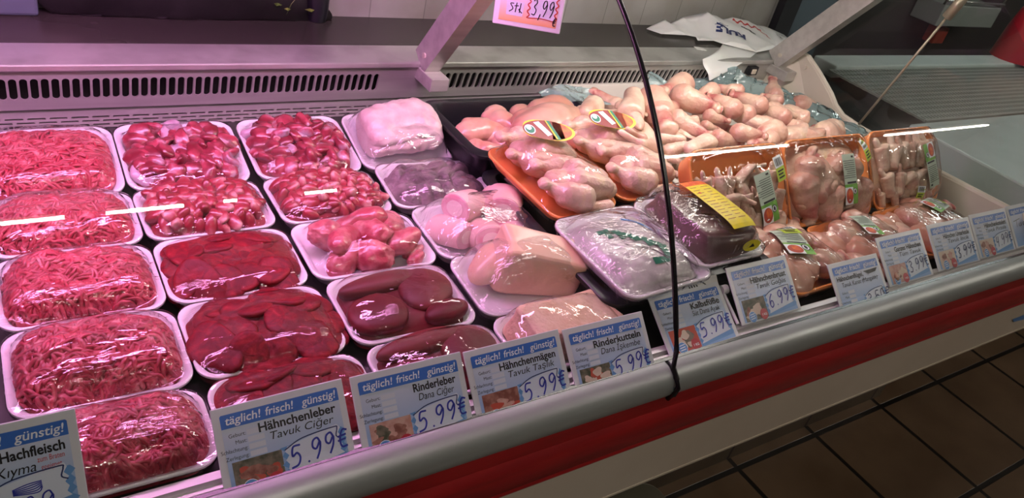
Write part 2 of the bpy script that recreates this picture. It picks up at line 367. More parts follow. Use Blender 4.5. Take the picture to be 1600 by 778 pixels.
# text ---------------------------------------------------------------------
_tx = {}
def text2d(s, bold=0., shear=0.):
    """2-D outlines of a line of text, 1 unit high: verts, faces, width"""
    key = (s, bold, shear)
    if key not in _tx:
        c = bpy.data.curves.new('words', 'FONT'); c.body = s; c.size = 1; c.offset = bold; c.shear = shear; c.resolution_u = 3
        o = bpy.data.objects.new('words', c); COL.objects.link(o)
        dg = bpy.context.evaluated_depsgraph_get(); me = bpy.data.meshes.new_from_object(o.evaluated_get(dg))
        v = np.array([q.co[:] for q in me.vertices]).reshape(-1, 3); f = [tuple(p.vertices) for p in me.polygons]
        bpy.data.objects.remove(o); bpy.data.curves.remove(c); bpy.data.meshes.remove(me)
        _tx[key] = (v, f, (v[:, 0].max() if len(v) else 0))
    return _tx[key]
def put_text(mb, s, x, y, size, h, mi=0, bold=0., shear=0., align='l', width=None, mx=None):
    v, f, w = text2d(s, bold, shear)
    if not len(v): return
    sx = size if width is None else width / max(w, 1e-6)
    ox = {'l': 0, 'r': -w * sx, 'c': -w * sx / 2}[align]
    mb.add(np.c_[v[:, 0] * sx + ox + x, v[:, 1] * size + y, np.full(len(v), h)], f, mi, mx)

GL = {'5': [[(.85, 1), (.25, .97), (.18, .55), (.55, .66), (.8, .42), (.62, .1), (.05, .0)]],
      '9': [[(.82, .8), (.6, 1), (.25, .9), (.2, .62), (.5, .5), (.84, .8), (.8, .4), (.5, 0)]],
      '6': [[(.7, 1), (.3, .7), (.15, .3), (.4, 0), (.75, .15), (.7, .42), (.4, .48), (.2, .25)]],
      '3': [[(.15, .88), (.5, 1), (.78, .8), (.4, .55), (.8, .35), (.6, .05), (.1, .08)]],
      '4': [[(.3, 1), (.15, .5), (.75, .5)], [(.78, 1), (.6, 0)]],
      '0': [[(.5, 1), (.2, .75), (.2, .2), (.5, 0), (.82, .25), (.8, .8), (.5, 1)]],
      '.': [[(.35, 0), (.5, .06)]], ',': [[(.6, .14), (.3, -.25)]],
      '€': [[(.9, .85), (.5, .9), (.25, .5), (.4, .1), (.9, .1)], [(.05, .6), (.8, .66)], [(.05, .4), (.75, .45)]]}
def smooth_path(p, n=14):
    p = np.array(p, float)
    if len(p) < 3: return np.array([p[0] + (p[-1] - p[0]) * t for t in np.linspace(0, 1, 4)])
    q = np.vstack([2 * p[0] - p[1], p, 2 * p[-1] - p[-2]]); out = []
    for i in range(1, len(q) - 2):
        for t in np.linspace(0, 1, 5, endpoint=False):
            a, b, c, d = q[i - 1], q[i], q[i + 1], q[i + 2]
            out.append(.5 * ((2 * b) + (c - a) * t + (2 * a - 5 * b + 4 * c - d) * t * t + (3 * b - a - 3 * c + d) * t ** 3))
    out.append(p[-1]); return np.array(out)
def pen(mb, pts, h, w, mi=0, mx=None, raw=False):
    p = np.array(pts, float) if raw else smooth_path(pts)
    d = np.gradient(p, axis=0); d /= np.linalg.norm(d, axis=1, keepdims=True) + 1e-9; nrm = np.c_[-d[:, 1], d[:, 0]] * w / 2
    a, b = p + nrm, p - nrm; n = len(p)
    v = np.vstack([np.c_[a, np.full(n, h)], np.c_[b, np.full(n, h)]])
    mb.add(v, [(n + i, n + i + 1, i + 1, i) for i in range(n - 1)], mi, mx)
def handwrite(mb, s, x, y, cw, ch, h, w, mi=0, slope=0., mx=None, lean=.15):
    cx = x
    for k, c in enumerate(s):
        adv = .45 if c in '.,' else 1
        for st in GL[c]:
            pts = [(cx + (px * .85 + lean * py) * cw * (1 if adv == 1 else .8), y + slope * (cx - x) + py * ch) for px, py in st]
            pen(mb, pts, h, w, mi, mx)
        cx += cw * adv
def poly(mb, pts, h, mi=0, mx=None):
    mb.add([(a, b, h) for a, b in pts], [tuple(range(len(pts)))], mi, mx)
def disc(mb, x, y, r, h, mi=0, mx=None, n=20, ry=None):
    poly(mb, [(x + r * math.cos(t), y + (ry or r) * math.sin(t)) for t in np.linspace(0, 2 * math.pi, n, endpoint=False)], h, mi, mx)

# plate with a row grid of rounded slots, in a local (u right, v up) plane mapped by fn(u, v, depth)
def slot_plate(mb, fn, u0, u1, v0, v1, cells, mi=0, depth=.006):
    """cells: list of (ua, ub, va, vb, su, sv, lean) rectangles, each with one slot of size su x sv in its middle"""
    for ua, ub, va, vb, su, sv, lean in cells:
        cu, cv = (ua + ub) / 2, (va + vb) / 2; r = min(su, sv) / 2 - 1e-6; k_ = 4; S_ = rr(su, sv, r, k_); n = len(S_); q2 = math.sqrt(2)
        ang = [math.radians(a0 + 90 * i / k_) for a0 in (0, 90, 180, 270) for i in range(k_ + 1)]
        out = [((ub - ua) / 2 * max(-1, min(1, q2 * math.cos(t))), (vb - va) / 2 * max(-1, min(1, q2 * math.sin(t)))) for t in ang]
        V = [fn(cu + x, cv + y, 0) for x, y in out] + [fn(cu + x + lean * y, cv + y, 0) for x, y in S_] + [fn(cu + x + lean * y, cv + y, depth) for x, y in S_]
        f = []
        for j in range(n):
            k = (j + 1) % n; same = abs(out[j][0] - out[k][0]) + abs(out[j][1] - out[k][1]) < 1e-9
            f += [(j, n + k, n + j) if same else (j, k, n + k, n + j), (n + j, n + k, 2 * n + k, 2 * n + j)]
        mb.add(V, f, mi)

#@STRUCT
# ------------------------------------------------------------------ the room
X0, X1 = -1.25, 3.3
m = MB(); m.box((-4, -3, -.05), (7, 4, 0)); 
floor = struct(m.build('floor', tile_mat('floor_tiles', (.165, .105, .062), (.15, .095, .055), (.012, .009, .007), .3625, .366, 0, (-(2.0195 % .3625) , -(.752 % .366), 0), rough=.35, mortar=.009)))
m = MB(); m.box((-4, 1.69, 0), (2.26, 1.8, 2.8))
struct(m.build('wall_back', tile_mat('wall_tiles', (.33, .33, .31), (.30, .30, .285), (.17, .17, .16), .146, .2, 0, (-(.787 % .146), -(.98 % .2), 0), rough=.3, mortar=.0014, bump=.1)))
bpy.data.objects['wall_back'].data.materials[0].node_tree.nodes['Mapping'].inputs['Rotation'].default_value = (math.radians(90), 0, 0)
m = MB(); m.box((2.26, 1.66, 0), (2.34, 1.8, 2.8)); struct(m.build('trim_1', M['blackbin']))
m = MB(); m.box((2.34, 1.72, 0), (2.62, 1.8, 2.8)); struct(m.build('wall_right_panel', M['bluegrey']))
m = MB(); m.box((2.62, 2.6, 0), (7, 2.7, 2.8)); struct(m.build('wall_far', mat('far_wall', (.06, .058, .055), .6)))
m = MB(); m.box((6.9, -3, 0), (7, 2.6, 2.8)); struct(m.build('wall_right', mat('right_wall', (.10, .10, .095), .6)))
m = MB(); m.box((-4, -3, 0), (-3.9, 1.8, 2.8)); struct(m.build('wall_left', mat('left_wall', (.12, .11, .10), .6)))
m = MB(); m.box((-4, -3.1, 0), (7, -3, 2.8)); struct(m.build('wall_front', mat('front_wall', (.10, .095, .09), .6)))
m = MB(); m.box((-4, -3, 2.8), (7, 4, 2.85)); struct(m.build('ceiling', mat('ceiling_paint', (.25, .25, .25), .7)))

# ------------------------------------------------------------------ the refrigerated counter, one thing with parts
C = tag(empty('display_counter', (0, .8, 0)), 'long refrigerated meat counter with grey rail, red bumper and cream front', 'counter')
C.location = (0, 0, 0)
def part(mb, name, m_, smooth=False, auto=None, parent=None): return mb.build(name, m_, parent or C, smooth, auto)

XS = .808                                     # joint between the two glass panes and rails
RAIL = [(.548, .853), (.536, .852), (.525, .847), (.516, .838), (.512, .825), (.513, .813), (.519, .803), (.530, .798),
        (.532, .801), (.522, .806), (.516, .815), (.5155, .825), (.519, .836), (.527, .844), (.537, .8485), (.548, .8495)]
for a, b in ((X0, XS - .004), (XS + .004, X1)):
    m = MB(); m.prism(RAIL, a, b); part(m, 'front_rail', M['alu'], True, .6)
m = MB(); m.prism([(.546, .8485), (.5515, .8485), (.5515, .8535), (.546, .8535)], X0, X1); part(m, 'rail_seal', M['rubber'])
m = MB(); m.prism([(.53, .800), (.523, .797), (.521, .772), (.515, .764), (.512, .755), (.512, .718), (.514, .713), (.512, .708), (.516, .700), (.53, .697)], X0, X1)
part(m, 'bumper', M['red'], True, .5)
m = MB(); m.box((X0, .528, .562), (X1, .546, .80)); m.box((X0, .5265, .562), (X1, .53, .567))
part(m, 'front_panel', M['cream'])
m = MB(); m.box((X0, .546, .545), (2.06, 1.62, .80)); m.box((2.06, .546, .545), (X1, 1.62, .60)); part(m, 'lower_body', M['black_in'])
m = MB(); m.box((X0, .79, 0), (2.43, 1.6, .545)); part(m, 'plinth', tile_mat('plinth_tile', (.12, .085, .055), (.11, .08, .05), (.015, .01, .008), .3625, .5, 0, (-.2, 0, 0), rough=.5))
m = MB(); m.box((X0, .580, .80), (2.04, 1.475, .826)); part(m, 'deck', M['deck'])
m = MB()
for y0, y1, z in ((.5525, .559, .840), (.559, .563, .845), (.563, .569, .841), (.569, .580, .849)):
    m.box((X0, y0, .80), (2.04, y1, z))
part(m, 'price_channel', M['clear'])
m = MB(); m.box((2.435, .855, 0), (X1, 1.6, .545)); part(m, 'recess_back', M['black_in'])
# back: worktop, vent and perforated panels
m = MB(); m.rbox((X0, 1.515, .938), (2.12, 1.69, .9635), .002); part(m, 'worktop', M['worktop'])
m = MB(); m.rbox((X0, 1.418, .95), (2.12, 1.515, .964), .003); part(m, 'worktop_edge', M['steel_edge'])
def vent(u, v, d): return (u, 1.424 + v * .211 + d, .952 - v * .977 - d * .2)
cells = []
p = .0158; u = -.62
while u < .700: cells.append((u, u + p, .012, .068, .0120, .043, 0)); u += p
uL = u
m = MB(); slot_plate(m, vent, 0, 0, 0, 0, cells)
cells2 = []; u = .832; p = .0172
while u < 1.835: cells2.append((u, u + p, .012, .068, .0124, .043, 0)); u += p
slot_plate(m, vent, 0, 0, 0, 0, cells2)
def vq(a, b, v0, v1): m.quad(vent(a, v0, 0), vent(b, v0, 0), vent(b, v1, 0), vent(a, v1, 0))
vq(X0, 2.10, 0, .012); vq(X0, 2.10, .068, .084); vq(X0, -.62, .012, .068); vq(uL, .832, .012, .068); vq(u, 2.10, .012, .068)
part(m, 'vent_panel', M['steel'])
m = MB(); m.box((X0, 1.445, .80), (2.10, 1.46, .0) if False else (2.10, 1.452, .945)); 
m = MB(); m.box((X0, 1.475, .826), (2.10, 1.60, .938)); part(m, 'vent_duct', M['black_in'])
def perf(u, v, d): return (u, 1.447 + d, .8665 - v)
m = MB(); cells = []
for k in range(4):
    v0 = .0135 + k * .0078; u = -.70 + (.017 if k % 2 else 0)
    while u < .715: cells.append((u, u + .034, v0, v0 + .0078, .0285, .0038, 0)); u += .034
slot_plate(m, perf, 0, 0, 0, 0, cells)
def pq(a, b, v0, v1): m.quad(perf(a, v0, 0), perf(b, v0, 0), perf(b, v1, 0), perf(a, v1, 0))
pq(X0, .792, 0, .0135); pq(X0, .792, .0447, .06); pq(X0, -.68, .0135, .0447); pq(.735, .792, .0135, .0447); pq(.80, 2.04, 0, .06)
m.box((X0, 1.447, .8665), (.792, 1.475, .8685)); m.box((.80, 1.447, .8665), (2.04, 1.475, .8685))
part(m, 'perforated_panel', M['steel'])
# struts that carry the top shelf
for xs, tag_ in ((.793, 0), (1.985, 1)):
    d = np.array([0, -.586, .81]); w = np.array([0, .81, .586]); o0 = np.array([xs, 1.40, .945])
    m = MB(); q = []
    for t in (0, .62):
        q.append([o0 + d * t + w * s_ + np.array([x_, 0, 0]) for x_, s_ in ((0, 0), (.036, 0), (.036, .06), (0, .06))])
    m.loft(q); st = part(m, 'strut', M['steel'])
    m = MB(); m.rbox((xs - .002, 1.355, .922), (xs + .042, 1.445, .952), .002); m.build('strut_foot', M['steel'], st)
    m = MB(); m.tube([(xs - .003, 1.405, .985), (xs + .004, 1.405, .985)], .006, 12); m.build('bolt', M['endplastic'], st)
# glass
GP = lambda y: 1.768 * y ** 3 - 5.669 * y ** 2 + 6.538 * y - 1.275
ys = np.linspace(.540, .93, 24)
for a, b in ((X0, XS - .003), (XS + .003, 2.045)):
    m = MB(); prof = [(y, GP(y)) for y in ys]
    m.loft([[(a, y, z) for y, z in prof], [(b, y, z) for y, z in prof]], (False, False), closed=False)
    part(m, 'glass_pane', M['glass'], True)
m = MB(); m.tube([(XS, .517, .800), (XS, .5095, .815), (XS, .508, .83), (XS, .516, .842), (XS, .530, .853)] + [(XS, y - .003, GP(y)) for y in ys], .0042, 8)
part(m, 'pane_seal', M['rubber'], True)
# right-hand end: ivory frame, end pane, rod
FR = [(.56, .905), (.65, .900), (.88, .892), (1.10, .892), (1.17, .897), (1.205, .912), (1.235, .935), (1.30, .972), (1.355, .998), (1.385, 1.0), (1.405, .985)]
m = MB()
low = [(y, .80) for y, z in FR]
m.loft([[(x, y, z) for y, z in FR] + [(x, y, z) for y, z in low[::-1]] for x in (2.042, 2.062)])
m.tube([(2.052, y, z) for y, z in FR], .009, 10)
m.loft([[(2.0, 1.43, .83), (2.042, 1.25, .83), (2.042, 1.38, .985), (2.0, 1.43, .94)], [(2.0, 1.445, .83), (2.044, 1.27, .83), (2.044, 1.40, .985), (2.0, 1.445, .94)]])
m.tube([(2.036, 1.345, .972), (2.044, 1.345, .972)], .006, 12)
part(m, 'end_frame', M['endplastic'], True, .6)
m = MB(); pg = [(y, z) for y, z in FR[:-1]] + [(1.30, 1.15), (1.10, 1.42), (1.0, 1.40)] + [(y, GP(y)) for y in ys[::-1]]
m.add([(2.052, y, z) for y, z in pg], [tuple(range(len(pg)))]); part(m, 'end_glass', M['glass_end'])
m = MB(); m.tube([(2.035, 1.105, .905), (2.035, 1.018, 1.262)], .0035, 8); m.tube([(2.035, 1.022, 1.245), (2.035, 1.005, 1.31)], .013, 10); part(m, 'glass_rod', M['rod'], True)
m = MB()
for q in (0,): m.rbox((1.885, 1.413, .918), (1.925, 1.43, .944), .002)
sw = part(m, 'switch_plate', M['blackbin'])
m = MB(); m.rbox((1.896, 1.409, .923), (1.914, 1.414, .938), .002); m.build('rocker', M['cream'], sw)

# lamps inside the counter, above the goods and out of the picture
for nm, a, b, mt, lb in (('strip_lamp', -.75, .69, 'pinktube', 'pink tube lamp over the left half of the counter'), ('strip_lamp', .862, 1.74, 'whitetube', 'white tube lamp over the right half of the counter')):
    L_ = tag(empty(nm, (0, 0, 0)), lb, 'lamp', 'tube lamps under the counter top')
    m = MB(); m.tube([(a, .995, 1.455), (b, .995, 1.455)], .017, 12); m.tube([(a, 1.045, 1.455), (b, 1.045, 1.455)], .017, 12); m.build('tube', M[mt], L_, True)
    m = MB(); m.rbox((a - .02, .97, 1.482), (b + .02, 1.07, 1.51), .004); m.rbox((a - .03, .975, 1.438), (a, 1.065, 1.485), .003); m.rbox((b, .975, 1.438), (b + .03, 1.065, 1.485), .003)
    m.box((a - .03, .966, 1.396), (b + .03, .971, 1.49)); m.build('housing', M['lamp_metal'], L_)  # thin front skirt added to keep the lamplight off the rail
CT = [(-.55, .16), (.29, .55), (.70, .745), (1.02, 1.15), (3.04, 4.09), (5.18, 6.6)]
for i, (a, b) in enumerate(CT):
    L_ = tag(empty('ceiling_lamp', (0, 0, 0)), 'bare white tube lamp on the ceiling behind the viewer', 'lamp', 'ceiling tube lamps')
    m = MB(); m.tube([(a, -.88, 2.745), (b, -.88, 2.745)], .016, 12); m.build('tube', M['ceiltube'], L_, True)
    m = MB(); m.rbox((a, -.91, 2.77), (b, -.85, 2.80), .004); m.build('housing', M['lamp_metal'], L_)

# ------------------------------------------------------------------ trays and packs (left half: white foam trays under film)
ZD = .8265                                     # top of the deck
def tray_rings(w, d, h, t=.007, flare=.012):
    o = lambda ww, dd, z, r: ringz(rr(ww, dd, r), z)
    r = .026
    return [o(w - 2 * flare - .006, d - 2 * flare - .006, 0, r), o(w - 2 * flare, d - 2 * flare, .004, r), o(w - .008, d - .008, h - .006, r), o(w, d, h - .003, r + .002),
            o(w, d, h, r + .002), o(w - .004, d - .004, h + .0015, r + .002), o(w - 2 * t, d - 2 * t, h - .001, r - .003), o(w - 2 * t - 2 * flare + .004, d - 2 * t - 2 * flare + .004, .009, r - .006), o(w - 2 * t - 2 * flare - .006, d - 2 * t - 2 * flare - .006, .005, r - .008)]
def add_tray(root, w, d, h, m_, name='foam_tray'):
    mb = MB(); mb.loft(tray_rings(w, d, h)); return mb.build(name, m_, root, True, .9)
def sval(x, y, w, d, p=4.):
    return (np.abs(2 * x / w) ** p + np.abs(2 * y / d) ** p) ** (1 / p)
def dome(w, d, z0, hgt, p=3., q=.5, seed=0, lump=.0, lscale=60):
    n = Noise(seed, lscale, 7, 2)
    def f(x, y):
        s = np.clip(sval(x, y, w, d), 0, 1); z = z0 + hgt * np.clip(1 - s ** p, 0, 1) ** q
        return z + lump * n(np.stack([x, y], -1)) * np.clip(1 - s ** 4, 0, 1)
    return f
def add_film(root, w, d, h, f, m_, eps=.0025, under=True, wob=.0, seed=0, N_=96, name='cling_film'):
    """film drawn over the heap f(x, y) and down round the tray's rim"""
    nz = Noise(seed + 77, 55, 7, 2); S_ = np.r_[np.linspace(.02, .9, 22), .93, .96, .985, 1.0]; rings = []
    base = rr_dense(w + .001, d + .001, .028, N_)
    for s in S_:
        q = base * s; z = f(q[:, 0], q[:, 1]) + eps
        z = np.maximum(z, h + .0018 - .004 * (1 - s)) + wob * nz(q) * (1 - s ** 6)
        rings.append(ringz(q, 0)); rings[-1][:, 2] = z
    for s, z in ((1.006, h - .004), (.975, h * .55), (.93, .002)):
        rings.append(ringz(base * s, z))
    rings = np.array(rings); mb = MB(); mb.loft(rings, (True, False)); return mb.build(name, m_, root, True)
def bed(root, f, w, d, m_, name, lower=.004):
    base = rr_dense(w, d, .026, 48); rings = []
    for s in (1., .97, .9, .8, .65, .5, .3, .1):
        q = base * s; r = ringz(q, 0); r[:, 2] = np.maximum(f(q[:, 0], q[:, 1]) - lower, .008) if s < 1 else .008; rings.append(r)
    mb = MB(); mb.loft(rings, (False, True)); return mb.build(name, m_, root, True)
def pack_root(name, cx, y0, y1, label, cat, group, tilt=0., yaw=0., z=ZD):
    r = empty(name, (cx, 0, z), (tilt, 0, yaw)); d = (y1 - y0) / math.cos(tilt)
    r.location = (cx, (y0 + y1) / 2, z + d / 2 * math.sin(tilt) + (.002 if tilt > .03 else .0005)); return tag(r, label, cat, group), d

def mince(root, w, d, h, hgt, seed, n=1000, th=.0028, clefts=()):
    g = np.random.default_rng(seed); f0 = dome(w, d, .012, h + hgt - .012, 3.2, .5, seed, .004, 70)
    def f(x, y):
        z = f0(x, y)
        for cx, cyy, a, b, dep in clefts: z = z - dep * np.exp(-((x - cx) / a) ** 2 - ((y - cyy) / b) ** 2)
        return z
    bed(root, f, w * .98, d * .98, M['mince_bed'], 'mince_core', .0035)
    S_ = 11; fld = Noise(seed + 5, 26, 6, 2)
    P0 = np.c_[g.uniform(-w / 2, w / 2, n * 2), g.uniform(-d / 2, d / 2, n * 2)]; P0 = P0[sval(P0[:, 0], P0[:, 1], w, d) < .99][:n]; n = len(P0)
    ang = fld(P0) * 1.1 + g.normal(0, .55, n) + .1; cur = g.normal(0, .22, n); P = np.zeros((n, S_, 3)); q = P0.copy(); L_ = g.uniform(.0026, .0052, n)
    lift = g.uniform(-.004, .0015, n); ph = g.uniform(0, 6, n); am = g.uniform(.0005, .0026, n)
    for k in range(S_):
        s = sval(q[:, 0], q[:, 1], w, d); over = s > .985; q[over] *= (.985 / s[over])[:, None]
        P[:, k, :2] = q; e = abs(k - S_ / 2 + .5) / (S_ / 2); P[:, k, 2] = f(q[:, 0], q[:, 1]) + lift + am * np.sin(ph + k * .8) - .004 * max(0, e - .6) / .4
        ang += cur + g.normal(0, .16, n); q = q + np.c_[np.cos(ang), np.sin(ang)] * L_[:, None]
    P[..., 2] = np.maximum(P[..., 2], .011)
    rad = g.uniform(th * .8, th * 1.15, n)[:, None] * np.array([.7, .95, 1, 1, 1.05, 1, 1, 1.05, 1, .95, .7])
    mb = MB(); mb.tubes(P, rad, 6); o = mb.build('minced_meat', M['mince'], root, True); o['kind'] = 'stuff'
    return f

PIECES = {}
def heart_mesh(k):
    if ('h', k) in PIECES: return PIECES['h', k]
    nz = Noise(50 + k, 110, 6); v, f = icos(3); v = v.copy()
    x = v[:, 0]; wd = .0105 * (1 + .25 * x) * np.sqrt(np.clip(1 - .15 * x, .2, 2)); P = np.c_[x * .0165, v[:, 1] * wd, v[:, 2] * wd * .95]
    cap = x > .55; P[cap] *= (1 + .10 * nz(P[cap] * 3))[:, None]; P[:, 0] += np.where(cap, .002 * nz(P * 2), 0); P *= (1 + .05 * nz(P))[:, None]
    mb = MB(); mb.add(P, f); o = mb.build('heart', M['heart'], None, True); me = o.data; bpy.data.objects.remove(o); PIECES['h', k] = me; return me
def gizzard_mesh(k):
    if ('g', k) in PIECES: return PIECES['g', k]
    nz, n2 = Noise(80 + k, 75, 7), Noise(180 + k, 190, 5); v, f = icos(3); P = v * np.array([.020, .016, .0085]); r = 1 + .26 * nz(P) + .14 * np.abs(n2(P)) - .1
    P = P * r[:, None]; c = np.exp(-(P[:, 1] / .004) ** 2) * (v[:, 2] > 0); P[:, 2] -= .005 * c * (k % 2)
    mb = MB(); mb.add(P, f); o = mb.build('gizzard', M['gizzard'], None, True); me = o.data; bpy.data.objects.remove(o); PIECES['g', k] = me; return me
def silver_gizzard(k):
    if ('s', k) in PIECES: return PIECES['s', k]
    me = gizzard_mesh(k).copy(); me.materials.clear(); me.materials.append(M['silver']); PIECES['s', k] = me; return me
M['silver'] = mat('gizzard_silver', (.46, .32, .40), .28, col2=(.40, .07, .11), nscale=38, ramp=(.46, .6), coat=.5, bump=.2, bscale=60)
def lobe_mesh(k, key='l', m_='liver', size=(.036, .027, .0052), amp=.34):
    if (key, k) in PIECES: return PIECES[key, k]
    nz = Noise(300 + k + len(key), 45, 6); v, f = icos(3); P = v * np.array(size); P = P * (1 + amp * nz(P * np.array([1, 1, .4])))[:, None]
    P[:, 2] = np.sign(P[:, 2]) * np.abs(P[:, 2] / size[2]) ** .6 * size[2]
    mb = MB(); mb.add(P, f); o = mb.build('lobe', M[m_], None, True); me = o.data; bpy.data.objects.remove(o); PIECES[key, k] = me; return me
def scatter(root, name, meshes, w, d, f, n, seed, mind, tilt=.35, sink=.0, sc=(.85, 1.15), yaw=None, limit=.94):
    """n pieces spread over the heap f, each one an object"""
    g = np.random.default_rng(seed); pts = []; tries = 0
    while len(pts) < n and tries < 6000:
        tries += 1; q = np.array([g.uniform(-w / 2, w / 2), g.uniform(-d / 2, d / 2)])
        if sval(q[0], q[1], w, d) > limit: continue
        if all(np.hypot(*(q - p)) > mind * (1 - tries / 9000) for p in pts): pts.append(q)
    e = .004
    for i, q in enumerate(pts):
        o = link(name, meshes[int(g.integers(len(meshes)))], root); z = float(f(*q))
        gx = float(f(q[0] + e, q[1]) - f(q[0] - e, q[1])) / 2 / e; gy = float(f(q[0], q[1] + e) - f(q[0], q[1] - e)) / 2 / e
        nrm = Vector((-max(-1.2, min(1.2, gx)), -max(-1.2, min(1.2, gy)), 1)).normalized()
        rot = nrm.to_track_quat('Z', 'Y') @ Matrix.Rotation(g.uniform(0, 6.28) if yaw is None else yaw + g.normal(0, .3), 3, 'Z').to_quaternion() @ Matrix.Rotation(g.normal(0, tilt), 3, 'Y').to_quaternion() @ Matrix.Rotation(g.normal(0, tilt), 3, 'X').to_quaternion()
        s = g.uniform(*sc); o.location = (q[0], q[1], max(z - sink, .012)); o.rotation_mode = 'QUATERNION'; o.rotation_quaternion = rot; o.scale = (s, s, s)

XC = [(-.03, .165), (.168, .364), (.374, .572), (.578, .772)]
YR = [(1.172, 1.34), (1.025, 1.168), (.868, 1.017), (.715, .862), (.587, .708)]
TH = .027
def cell(c, r): return (XC[c][0] + XC[c][1]) / 2, XC[c][1] - XC[c][0], YR[r]
TILT = .19
# column of mince packs
ML = ['white tray of red mince in the back row, before the slotted panel', 'white tray of red mince in second row from the back, left of the heart tray',
      'white tray of red mince in the middle row, left of the topmost dark liver tray', 'white tray of coarse mince with hollows, behind the mince price tag',
      'white tray of mince in the front row, between the first two price tags']
for r in range(5):
    cx, w, (y0, y1) = cell(0, r); root, d = pack_root('mince_pack', cx, y0, y1, ML[r], 'meat tray', 'mince packs in the left column', TILT if r == 0 else .02, random.uniform(-.015, .015))
    if r == 4: root.location.x += .0; w = w * .98
    cl = {3: ((-.045, -.045, .012, .016, .016), (-.01, -.052, .016, .02, .02), (.02, -.02, .02, .01, .007)), 2: ((.0, -.02, .05, .012, .006),), 4: ((.03, -.03, .03, .012, .012),)}.get(r, ())
    add_tray(root, w, d, TH, M['foam'])
    f = mince(root, w * .91, d * .89, TH, .022 if r == 0 else .030 if r != 1 else .026, 20 + r, 1050 if r > 1 else 950, .0027 if r < 3 else .0029, cl)
    add_film(root, w, d, TH, lambda x, y, f=f, w=w, d=d: dome(w * .93, d * .91, TH, .033, 3.2, .5)(x, y), M['film'], .003, wob=.0012, seed=r)
# gizzards and hearts
GL_ = {1: 'white tray of dark red gizzards in the back row, beside the back mince tray', 2: 'white tray of dark red gizzards in the back row, beside the rolled white tripe'}
for c in (1, 2):
    cx, w, (y0, y1) = cell(c, 0); root, d = pack_root('gizzard_pack', cx, y0, y1, GL_[c], 'meat tray', 'gizzard packs in the back row', TILT, random.uniform(-.02, .02))
    add_tray(root, w, d, TH, M['foam']); f = dome(w * .90, d * .88, .014, TH - .003, 3.2, .5, c, .002); bed(root, f, w * .88, d * .86, M['mince_bed'], 'gizzard_layer', .004)
    scatter(root, 'gizzard', [gizzard_mesh(0), gizzard_mesh(1), gizzard_mesh(2), silver_gizzard(3), gizzard_mesh(4)], w * .86, d * .84, f, 58, 40 + c, .0165, .45, .0)
    add_film(root, w, d, TH, dome(w * .93, d * .91, TH, .016, 3.2, .5), M['film'], .002, wob=.0012, seed=10 + c)
HL_ = {1: 'white tray of small red hearts in second row, behind the topmost dark liver tray', 2: 'white tray of small red hearts in second row, behind the tray of pink offal lumps'}
for c in (1, 2):
    cx, w, (y0, y1) = cell(c, 1); root, d = pack_root('heart_pack', cx, y0, y1, HL_[c], 'meat tray', 'heart packs in second row', .02, random.uniform(-.02, .02))
    add_tray(root, w, d, TH, M['foam']); f = dome(w * .92, d * .90, .014, TH + .006, 3.4, .5, c + 3, .002); bed(root, f, w * .9, d * .88, M['mince_bed'], 'heart_layer', .004)
    scatter(root, 'heart', [heart_mesh(k) for k in range(4)], w * .88, d * .86, f, 82, 60 + c, .0145, .5, .0)
    add_film(root, w, d, TH, dome(w * .94, d * .92, TH, .022, 3.4, .5), M['film'], .002, wob=.0012, seed=20 + c)
# livers
LL_ = {2: 'white tray of dark chicken liver, behind two other liver trays of its column', 3: 'white tray of dark chicken liver, between two other liver trays of its column',
       4: 'white tray of chicken liver in the front row, just behind the Hähnchenleber price tag'}
for r in (2, 3, 4):
    cx, w, (y0, y1) = cell(1, r); root, d = pack_root('chicken_liver_pack', cx, y0, y1, LL_[r], 'meat tray', 'chicken liver packs in second column', .02, random.uniform(-.015, .015))
    add_tray(root, w, d, TH, M['foam']); f = dome(w * .965, d * .955, .012, TH + .003, 4, .5, r, .0012, 40); bed(root, f, w * .95, d * .94, M['membrane'], 'liver_membrane', .0035)
    scatter(root, 'liver_lobe', [lobe_mesh(k) for k in range(5)], w * .88, d * .86, f, 24, 80 + r, .027, .05, .0040, (.75, 1.1), limit=.90)
    add_film(root, w, d, TH, dome(w * .97, d * .96, TH - .004, .022, 3.4, .5), M['film_tight'], .0015, wob=.0010, seed=30 + r)
BL_ = {3: 'white tray of smooth purplish beef liver slabs, just before the pink offal lumps', 4: 'white tray of beef liver in the front row, half hidden by the Rinderleber price tag'}
for r in (3, 4):
    cx, w, (y0, y1) = cell(2, r); root, d = pack_root('beef_liver_pack', cx, y0, y1, BL_[r], 'meat tray', 'beef liver packs in third column', .02, random.uniform(-.015, .015))
    add_tray(root, w, d, TH, M['foam']); f = dome(w * .95, d * .94, .012, TH, 4, .5, r); bed(root, f, w * .93, d * .92, M['liver_beef'], 'liver_layer', .006)
    for k, (x, y, sx, sy, a) in enumerate(((-.045, -.022, 1.35, 1.5, .3), (.045, .012, 1.3, 2.0, -.5), (-.02, .04, 2.0, .8, .1), (.05, -.045, 1.2, .8, .2))):
        o = link('liver_slab', lobe_mesh(k, 'b', 'liver_beef', (.034, .025, .016), .10), root); o.location = (x, y, TH + .006); o.rotation_euler = (0, 0, a); o.scale = (sx, sy, .8)
    add_film(root, w, d, TH, dome(w * .96, d * .95, TH, .026, 4, .5), M['film_tight'], .0015, wob=.0016, seed=40 + r)
